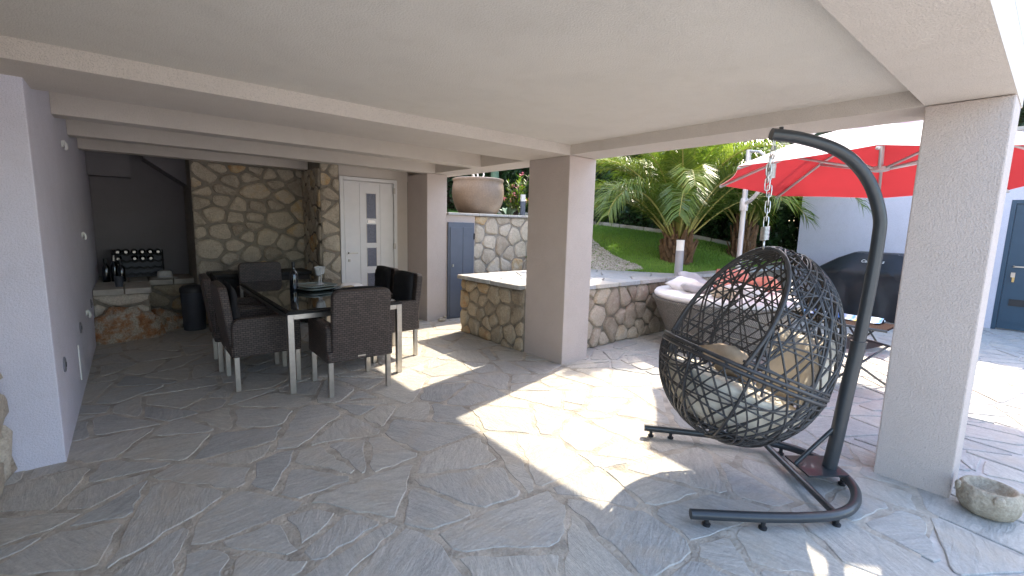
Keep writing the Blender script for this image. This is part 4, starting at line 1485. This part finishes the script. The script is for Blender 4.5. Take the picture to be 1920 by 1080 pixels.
HANG = P0 + DD * .515 + Vector((0, 0, 2.075))
chn = thing('hanging_chain', 'zinc chain with two coil springs above the egg chair', 'chain', HANG)
def link(z, rot, L=.036, wd=.013, r_=.0035, dx=0):
    pts = []
    for k in range(12):
        a = 2 * math.pi * k / 12
        pts.append((wd * math.cos(a), 0, (L - wd) * (1 if math.sin(a) > .01 else (-1 if math.sin(a) < -.01 else 0)) + wd * math.sin(a)))
    MB().tube(pts, r_, 6, Matrix.Translation((dx, 0, z)) @ Matrix.Rotation(rot, 4, 'Z'), closed=True).build('link', M['chrome'], chn, smooth=True)
def spring(z0, z1, rr=.021):
    n = 10
    MB().tube([(rr * math.cos(2 * math.pi * i / 10), rr * math.sin(2 * math.pi * i / 10), z0 + (z1 - z0) * i / (n * 10)) for i in range(n * 10 + 1)], .0042, 6).build('spring', M['chrome'], chn, smooth=True)
zc = 0
for k in range(3):
    link(-.02 - .046 * k, (k % 2) * 1.57)
spring(-.215, -.135)
for k in range(4):
    link(-.125 - .042 * k, .6 + (k % 2) * 1.57, dx=-.036)
for k in range(6):
    link(-.24 - .046 * k, (k % 2) * 1.57 + .4)
spring(-.575, -.495)
link(-.60, .3, .026, .020, .005)

# egg basket -------------------------------------------------------
EGG_C = P0 + DD * .545 + Vector((0, 0, .858))
TILT = R(21)
egg_rot = (Matrix.Rotation(math.atan2(DD.y, DD.x) + R(14), 4, 'Z') @ Matrix.Rotation(-TILT, 4, 'Y')).to_euler()
egg = thing('egg_chair', 'black rattan hanging egg chair with open lattice weave', 'hanging chair', EGG_C, rot=egg_rot)
RZ, RX = .615, .470
def erad(z):
    t = max(-1, min(1, z / RZ))
    return RX * (1 - abs(t) ** 2.25) ** .52 * (1 - .10 * t)
def front(z):
    """opening plane: how far forward the shell may reach at this height"""
    return .255 - .20 * z
ZB = -.12
def spt(phi, z):
    q = erad(z)
    return Vector((q * math.cos(phi), q * math.sin(phi), z))
def solid(p):
    return not (p.z > ZB and p.x > front(p.z))
rims = []
for k in range(41):
    z = ZB + (RZ * .985 - ZB) * (1 - (1 - k / 40) ** 1.6)
    x = min(front(z), erad(z) * .999)
    rims.append((x, math.sqrt(max(0, erad(z) ** 2 - x * x)), z))
top = [(x, -y, z) for x, y, z in rims]
loop = [Vector(p) for p in rims] + [Vector(p) for p in top[::-1]]
MB().tube(loop, .0125, 8).build('opening_rim', M['rattan'], egg, smooth=True)
for dz, rr in ((0, .012), (-.030, .012), (.026, .008)):
    MB().tube([spt(2 * math.pi * k / 56, ZB + dz - .005) * 1.005 for k in range(56) if dz <= 0 or solid(spt(2 * math.pi * k / 56, ZB + dz))] if dz <= 0 else [spt(R(52) + (2 * math.pi - R(104)) * k / 50, ZB + dz) for k in range(51)], rr, 6, closed=dz <= 0).build('waist_band', M['rattan'], egg, smooth=True)
for k in range(9):
    phi = R(20 + 40 * k)
    pts = []
    for i in range(33):
        z = -RZ * .985 + 2 * RZ * .985 * i / 32
        p = spt(phi, z)
        if solid(p):
            pts.append(p)
        elif len(pts):
            break
    MB().tube(pts, .0095, 6).build('rib', M['rattan'], egg, smooth=True)
rg = random.Random(99)
wv = MB()
def strand(fn, n=34, r_=.0062):
    run = []
    for i in range(n + 1):
        p = fn(i / n)
        if p is not None and solid(p):
            run.append(p)
        else:
            if len(run) > 2:
                wv.tube(run, r_, 4, cap=False)
            run = []
    if len(run) > 2:
        wv.tube(run, r_, 4, cap=False)
for fam in (1, -1):
    for k in range(36):
        ph0 = 2 * math.pi * k / 36 + rg.uniform(-.07, .07)
        tw = fam * rg.uniform(1.0, 1.35)
        off = rg.uniform(.985, 1.012)
        strand(lambda t: spt(ph0 + tw * (t - .5) * 2.0, RZ * .98 * math.sin((t - .5) * math.pi)) * off)
for k in range(19):
    z0 = -RZ * .95 + 2 * RZ * .95 * k / 18 + rg.uniform(-.02, .02)
    ax, ay = rg.uniform(-.05, .05), rg.uniform(-.05, .05)
    strand(lambda t: spt(2 * math.pi * t, max(-RZ * .98, min(RZ * .98, z0 + ax * math.cos(2 * math.pi * t) + ay * math.sin(2 * math.pi * t)))) * 1.0, 64)
for k in range(40):
    nrm = Vector((rg.gauss(0, 1), rg.gauss(0, 1), rg.gauss(0, .8))).normalized()
    a, b = nrm.orthogonal().normalized(), None
    b = nrm.cross(a)
    c0 = nrm * rg.uniform(-.30, .30)
    t0, t1 = rg.uniform(0, 1), rg.uniform(.25, .6)
    def fn(t, a=a, b=b, c0=c0, t0=t0, t1=t1):
        an = 2 * math.pi * (t0 + t1 * t)
        d = a * math.cos(an) + b * math.sin(an)
        lo, hi = 0., 1.2
        for _ in range(16):
            m = .5 * (lo + hi)
            p = c0 + d * m
            if abs(p.z) < RZ and math.hypot(p.x, p.y) < erad(p.z):
                lo = m
            else:
                hi = m
        return c0 + d * lo
    strand(fn, 24)
wv.build('weave', M['rattan'], egg, kind='stuff', smooth=True)
# cushions in the basket
cu = thing('seat_cushion', 'cream tufted seat cushion in the bottom of the egg chair', 'cushion', EGG_C, rot=egg_rot)
def shell_cushion(zlo, zhi, phi0, phi1, so, si, name, mat, par):
    vs, fs = [], []
    nu, nv = 26, 12
    for s in (so, si):
        for i in range(nv + 1):
            z = zlo + (zhi - zlo) * i / nv
            for k in range(nu + 1):
                ph = phi0 + (phi1 - phi0) * k / nu
                e = min(1, 5 * min(i / nv, 1 - i / nv)) if s == si else 1
                e2 = min(1, 6 * min(k / nu, 1 - k / nu)) if s == si else 1
                ss_ = so + (s - so) * (e * e2) ** .5
                bulge = 1 + .03 * math.cos(ph * 9) * math.cos(z * 26)
                p = spt(ph, z) * ss_
                vs.append((p.x * bulge, p.y * bulge, z * (.96)))
    W_ = nu + 1
    o2 = (nv + 1) * W_
    for i in range(nv):
        for k in range(nu):
            a = i * W_ + k
            fs.append((a, a + 1, a + W_ + 1, a + W_))
            fs.append((o2 + a, o2 + a + W_, o2 + a + W_ + 1, o2 + a + 1))
    for i in range(nv):
        for k in (0, nu):
            a = i * W_ + k
            fs.append((a, a + W_, o2 + a + W_, o2 + a))
    for k in range(nu):
        for i in (0, nv):
            a = i * W_ + k
            fs.append((a, o2 + a, o2 + a + 1, a + 1))
    return MB().add(vs, fs).build(name, mat, par, smooth=True)
seat = MB()
vs, fs = [], []
for i in range(13):
    z = -.55 + .28 * i / 12
    for k in range(40):
        ph = 2 * math.pi * k / 40
        p = spt(ph, z) * .93
        vs.append(p * (1 + .018 * math.cos(8 * ph) * math.cos(i * 1.3)))
for q, s in ((.80, .02), (.5, .045), (.2, .03)):
    for k in range(40):
        ph = 2 * math.pi * k / 40
        p = spt(ph, -.27) * .93
        vs.append((p.x * q, p.y * q, -.27 + s + .012 * math.cos(7 * ph)))
for i in range(15):
    for k in range(40):
        k2 = (k + 1) % 40
        fs.append((i * 40 + k, i * 40 + k2, (i + 1) * 40 + k2, (i + 1) * 40 + k))
fs.append(tuple(range(39, -1, -1)))
fs.append(tuple(range(600, 640)))
seat.add(vs, fs).build('pad', M['cream'], cu, smooth=True)
cb = thing('back_cushion', 'cream tufted back cushion inside the egg chair', 'cushion', EGG_C, rot=egg_rot)
shell_cushion(-.25, .20, R(108), R(212), .93, .70, 'pad', M['cream'], cb)
pw = thing('throw_pillow', 'tan throw pillow on the seat of the egg chair', 'pillow', EGG_C, rot=egg_rot)
cushion(.34, .30, .12, 8, 2.4, m=T(.02, -.05, -.15, rx=R(20), ry=R(-25))).build('pad', M['tan'], pw, smooth=True)

# ------------------------------------------------------------------ round daybed
db = thing('daybed', 'round grey wicker daybed by the terrace wall', 'daybed', (6.0, 2.78, 0))
n = 72
prof = [(.60, .03), (.66, .12), (.80, .42), (.88, .60), (.905, .63), (.905, .66), (.86, .66), (.80, .60)]
mb = MB().lathe(prof, n)
bo = mb.build('base', M['wick_grey'], db, smooth=True, angle=45)
ul = bo.data.uv_layers.new(name='UVMap')
for p in bo.data.polygons:
    for li in p.loop_indices:
        co = bo.data.vertices[bo.data.loops[li].vertex_index].co
        a = math.atan2(co.y, co.x)
        if a < p.center.y * 0 - 3.0 and math.atan2(p.center.y, p.center.x) > 0:
            a += 2 * math.pi
        ul.data[li].uv = (a * .8, co.z)
MB().lathe([(.82, .64), (.875, .665), (.885, .70), (.86, .735), (.5, .75), (.02, .752)], 56).build('mattress', M['offwhite'], db, smooth=True)
for k in range(5):
    a = k * 2 * math.pi / 5
    MB().lathe([(.02, 0), (.025, .035)], 10).build('foot', M['black'], db, loc=(.5 * math.cos(a), .5 * math.sin(a), 0))
pil = [((5.80, 3.22, .80), (14, -8, 0), M['offwhite'], .46, 'white pillow lying at the far rim of the round daybed'),
       ((5.62, 2.98, .80), (8, 6, 40), M['pillowgrey'], .38, 'pale grey pillow lying on the left of the round daybed'),
       ((6.15, 3.28, .83), (28, 10, -20), M['pillowgrey'], .44, 'grey pillow leaning near the terrace wall on the daybed'),
       ((5.50, 2.55, .79), (5, 8, 10), M['tan'], .32, 'brown pillow on the near rim of the daybed'),
       ((6.0, 2.5, .80), (6, 0, 60), M['offwhite'], .46, 'white pillow in the middle of the round daybed'),
       ((6.45, 2.50, .84), (30, 10, 100), M['pink'], .44, 'coral pillow on the right of the round daybed'),
       ((6.55, 2.95, .86), (45, 0, -70), M['pink'], .44, 'coral pillow standing at the back of the daybed')]
for (loc, rot, mt, s, lab) in pil:
    p = thing('pillow', lab, 'pillow', loc, rot=tuple(R(a) for a in rot), group='pillows on the round daybed')
    cushion(s, s * .9, .15, 9, 2.3, seed=int(loc[0] * 100)).build('pad', mt, p, smooth=True)

# ------------------------------------------------------------------ cantilever parasol
UC = Vector((6.10, 1.31, 2.136))
un = Vector((.066, .023, 1)).normalized()
e1 = (Vector((1, 0, 0)) - un * un.x).normalized()
e2 = un.cross(e1)
UR, UPHI = 1.576, 1.765
um = thing('parasol', 'large red cantilever parasol with sun glare painted into its top over the patio', 'parasol', (7.2, 3.15, 0))
UO = Vector((7.2, 3.15, 0))
VX = [UC + e1 * UR * math.cos(UPHI + k * math.pi / 4) + e2 * UR * math.sin(UPHI + k * math.pi / 4) for k in range(8)]
AP = UC + un * .60
def panel(a, b, off, name, mat, top=0.10):
    vs, fs = [], []
    n, mm = 10, 8
    for i in range(n + 1):
        t = top + (1 - top) * i / n
        for j in range(mm + 1):
            s = j / mm
            rim = a.lerp(b, s)
            rim = rim + (UC - rim).normalized() * .05 * 4 * s * (1 - s)
            p = AP.lerp(rim, t)
            p = p + un * (.055 * math.sin(math.pi * t) - .03 * math.sin(math.pi * t) * 4 * s * (1 - s)) + un * off
            vs.append(p - UO)
    for i in range(n):
        for j in range(mm):
            q = i * (mm + 1) + j
            fs.append((q, q + mm + 1, q + mm + 2, q + 1))
    return MB().add(vs, fs).build(name, mat, um, smooth=True)
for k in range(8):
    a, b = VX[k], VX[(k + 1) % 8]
    panel(a, b, .006, 'canopy_panel', M['canopy_out'])  # outer side carries the painted sun glare
    panel(a, b, .0, 'canopy_lining', M['canopy_in'])
    h0, h1 = AP - un * .03, a - un * .02
    pm = h0.lerp(h1, .5) + un * .05
    MB().tube([h0 - UO, pm - UO, h1 - UO], .017, 6).build('rib', M['alu'], um, smooth=True)
    hub = UC + un * .10
    MB().tube([hub + (a - UC).normalized() * .07 - UO, h0.lerp(h1, .52) + un * .03 - UO], .014, 6).build('strut', M['alu'], um, smooth=True)
MB().lathe([(.05, -.03), (.085, -.02), (.085, .02), (.05, .03)], 16, Matrix.Translation(UC + un * .10 - UO)).build('hub', M['alu'], um, smooth=True, angle=40)
MB().tube([UC + un * .1 - UO, AP + un * .02 - UO], .022, 10).build('mast', M['alu'], um, smooth=True)
cap = MB()
cv, cf = [], []
for i in range(5):
    for k in range(16):
        a = 2 * math.pi * k / 16
        q = .06 + .27 * i / 4
        p = AP + e1 * q * math.cos(a) + e2 * q * math.sin(a) + un * (.17 - .11 * (i / 4) ** 1.5 + .02 * math.cos(8 * a) * i / 4)
        cv.append(p - UO)
for i in range(4):
    for k in range(16):
        cf.append((i * 16 + k, (i + 1) * 16 + k, (i + 1) * 16 + (k + 1) % 16, i * 16 + (k + 1) % 16))
cf.append(tuple(range(16)))
MB().add(cv, cf).build('vent_cap', M['canopy_in'], um, smooth=True)
MB().tube([(0, 0, 0), (0, 0, 2.76)], .038, 12).build('pole', M['alu'], um, smooth=True, angle=60)
MB().lathe([(.055, 1.86), (.06, 1.88), (.06, 2.02), (.05, 2.05)], 14).build('slide_collar', M['alu'], um, smooth=True, angle=40)
top_j = AP + un * .30 - UO
MB().tube(catmull([(0, 0, 1.95), (-.10, -.18, 2.06), (-.22, -.50, 2.42), (-.6, -1.1, 2.85), tuple(top_j)], 6), .028, 10).build('cantilever_arm', M['alu'], um, smooth=True)
MB().tube([(0, 0, 2.74), (-.10, -.20, 2.70), (-.24, -.52, 2.46)], .02, 8).build('tie_bar', M['alu'], um, smooth=True)
MB().tube([top_j, AP - UO], .018, 8).build('hanger', M['alu'], um, smooth=True)
MB().box(-.3, .25, -.3, .3, .0, .06).build('base_slab', M['slab'], um, bevel=.01)

# ------------------------------------------------------------------ covered barbecue
bq = thing('covered_barbecue', 'barbecue under a black vinyl cover against the white wall', 'barbecue', (10.3, 2.1, 0))
out = [(.86, .06), (.84, .50), (.82, .86), (.78, .93), (.52, 1.11), (.30, 1.225), (.24, 1.24), (-.36, 1.235), (-.44, 1.20), (-.52, 1.05), (-.60, .90), (-.80, .86), (-.82, .5), (-.84, .06)]
cvv, cff = [], []
rg2 = random.Random(4)
depths = [-.36, -.35, -.33, -.15, .15, .33, .35]
shr = [.0, .0, .0, .0, .0, .0, .0]
fine = []
for (a, b) in zip(out[:-1], out[1:]):
    m = max(1, int(math.hypot(a[0] - b[0], a[1] - b[1]) / .09))
    for k in range(m):
        fine.append((a[0] + (b[0] - a[0]) * k / m, a[1] + (b[1] - a[1]) * k / m))
fine.append(out[-1])
nf = len(fine)
lev = [.0, .35, .7, 1.0]
# front face rows from outline inwards plus depth sweep
def bqp(yz, x):
    y, z = yz
    lean = .16 * max(0, z - .9) / .33
    return (x + lean * (1 if x < 0 else -1) + .015 * math.sin(7 * y + 9 * z), y + .008 * math.sin(13 * z + 20 * x), z)
xs = [-.34, -.30, -.1, .1, .30]
for x in xs:
    for p in fine:
        sc2 = .985 if x == -.34 else 1
        cvv.append(bqp((p[0] * sc2, p[1] * (sc2 if p[1] > .1 else 1)), x))
for i in range(len(xs) - 1):
    for k in range(nf - 1):
        cff.append((i * nf + k, i * nf + k + 1, (i + 1) * nf + k + 1, (i + 1) * nf + k))
# front skin with folds: columns across, rows up to the outline height
ny, nz = 34, 16
def top_at(y):
    for (a, b) in zip(out[:-1], out[1:]):
        lo, hi = min(a[0], b[0]), max(a[0], b[0])
        if lo <= y <= hi and abs(a[0] - b[0]) > .03:
            return a[1] + (b[1] - a[1]) * (y - a[0]) / (b[0] - a[0])
    return .9
o0 = len(cvv)
for i in range(ny + 1):
    y = -.815 + 1.635 * i / ny
    tp = top_at(y) * .985
    for j in range(nz + 1):
        z = .06 + (tp - .06) * j / nz
        f = .018 * math.sin(9 * y + 5 * z) + .03 * math.exp(-((z - .86) / .05) ** 2) + .014 * math.sin(21 * y - 3 * z) * (1 - z)
        x_, y_, z_ = bqp((y, z), -.345)
        cvv.append((x_ - f, y_, z_))
for i in range(ny):
    for j in range(nz):
        a = o0 + i * (nz + 1) + j
        cff.append((a, a + 1, a + nz + 2, a + nz + 1))
MB().add(cvv, cff).build('cover', M['cover'], bq, smooth=True, angle=50)
fnt = bpy.data.curves.new('badge', 'FONT')
fnt.body = 'Campingaz'
fnt.size = .075
fnt.shear = .25
fnt.extrude = .002
fnt.align_x = 'CENTER'
lo = bpy.data.objects.new('badge_tmp', fnt)
COL.objects.link(lo)
bpy.context.view_layer.update()
me = bpy.data.meshes.new_from_object(lo.evaluated_get(bpy.context.evaluated_depsgraph_get()))
bpy.data.objects.remove(lo)
badge = finish(me, 'logo', M['lampwhite'], bq)
badge.matrix_local = Matrix.Translation((-.345, -.03, 1.06)) @ Matrix.Rotation(R(-90), 4, 'Z') @ Matrix.Rotation(R(66), 4, 'X')

# ------------------------------------------------------------------ sun lounger with towel, folding chair
ln = thing('sun_lounger', 'brown woven sun lounger with dark folding legs before the barbecue', 'sun lounger', (7.78, 2.25, 0), R(-92))
MB().box(-.95, .95, -.30, .30, .30, .325).build('sling', M['wick_brown'], ln, uv=True)
for s in (-1, 1):
    MB().tube([(-.97, s * .32, .31), (.97, s * .32, .31)], .018, 8).build('side_rail', M['powder'], ln, smooth=True)
    for x in (-.65, .55):
        MB().tube([(x, s * .31, .31), (x + .20, s * .31, .012)], .014, 6).build('leg', M['powder'], ln, smooth=True)
        MB().tube([(x + .24, s * .31, .31), (x - .02, s * .31, .012)], .014, 6).build('leg', M['powder'], ln, smooth=True)
tw = thing('striped_towel', 'blue and white striped towel draped along the sun lounger', 'towel', (7.78, 2.25, .326), R(-92))
tv, tf = [], []
for i in range(31):
    for j in range(9):
        x = -.9 + 1.7 * i / 30
        y = .02 + .34 * j / 8
        z = .02 + .012 * math.sin(8 * x + 3 * j) + (.04 if 3 < j < 6 else 0)
        if j == 8:
            z -= .08
        tv.append((x, y, z))
for i in range(30):
    for j in range(8):
        q = i * 9 + j
        tf.append((q, q + 9, q + 10, q + 1))
MB().add(tv, tf).build('cloth', M['towel'], tw, smooth=True, uv=True)
fc = thing('folding_stool', 'dark folding stool with crossed legs behind the egg chair', 'stool', (5.72, 1.36, 0), R(-35))
for q in (-1, 1):
    MB().tube([(-.36, q * .24, .012), (.30, q * .24, .43)], .012, 8).build('cross_leg', M['powder'], fc, smooth=True)
    MB().tube([(.36, q * .22, .012), (-.30, q * .22, .43)], .012, 8).build('cross_leg', M['powder'], fc, smooth=True)
    MB().tube([(q * .30, -.26, .435), (q * .30, .26, .435)], .012, 8).build('seat_bar', M['powder'], fc, smooth=True)
sv, sf = [], []
for i in range(9):
    for k in range(2):
        x = -.30 + .60 * i / 8
        sv.append((x, -.21 + .42 * k, .435 - .05 * math.sin(math.pi * i / 8)))
for i in range(8):
    sf.append((i * 2, i * 2 + 2, i * 2 + 3, i * 2 + 1))
MB().add(sv, sf).build('seat_cloth', M['blackcloth'], fc, smooth=True)

# ------------------------------------------------------------------ carved stone bowl
bw = thing('stone_bowl', 'carved stone bowl on the paving beside the front column', 'bowl', (3.635, .085, .0))
bw.scale = (.92, .92, .92)
nb_, prof = 40, [(.085, 0), (.115, .015), (.138, .06), (.145, .105), (.138, .15), (.128, .172), (.116, .176), (.104, .165), (.085, .12), (.05, .10), (.01, .095)]
bv, bf = [], []
for i, (q, z) in enumerate(prof):
    for k in range(nb_):
        a = 2 * math.pi * k / nb_
        pet = (.007 * abs(math.sin(4 * a)) if 1 <= i <= 4 else 0)
        bv.append(((q + pet) * math.cos(a), (q + pet) * math.sin(a), z))
for i in range(len(prof) - 1):
    for k in range(nb_):
        k2 = (k + 1) % nb_
        bf.append((i * nb_ + k, i * nb_ + k2, (i + 1) * nb_ + k2, (i + 1) * nb_ + k))
bf.append(tuple(range(nb_ - 1, -1, -1)))
bf.append(tuple(range((len(prof) - 1) * nb_, len(prof) * nb_)))
MB().add(bv, bf, None, .35).build('body', M['bowlstone'], bw, smooth=True)
for k in range(4):
    a = R(20 + 90 * k)
    vs, fs = blob(.03, .018, .03, 60 + k, 6, .15, False)
    MB().add(vs, fs, T(.142 * math.cos(a), .142 * math.sin(a), .14, a + math.pi / 2), .5).build('lug', M['bowlstone'], bw, smooth=True)
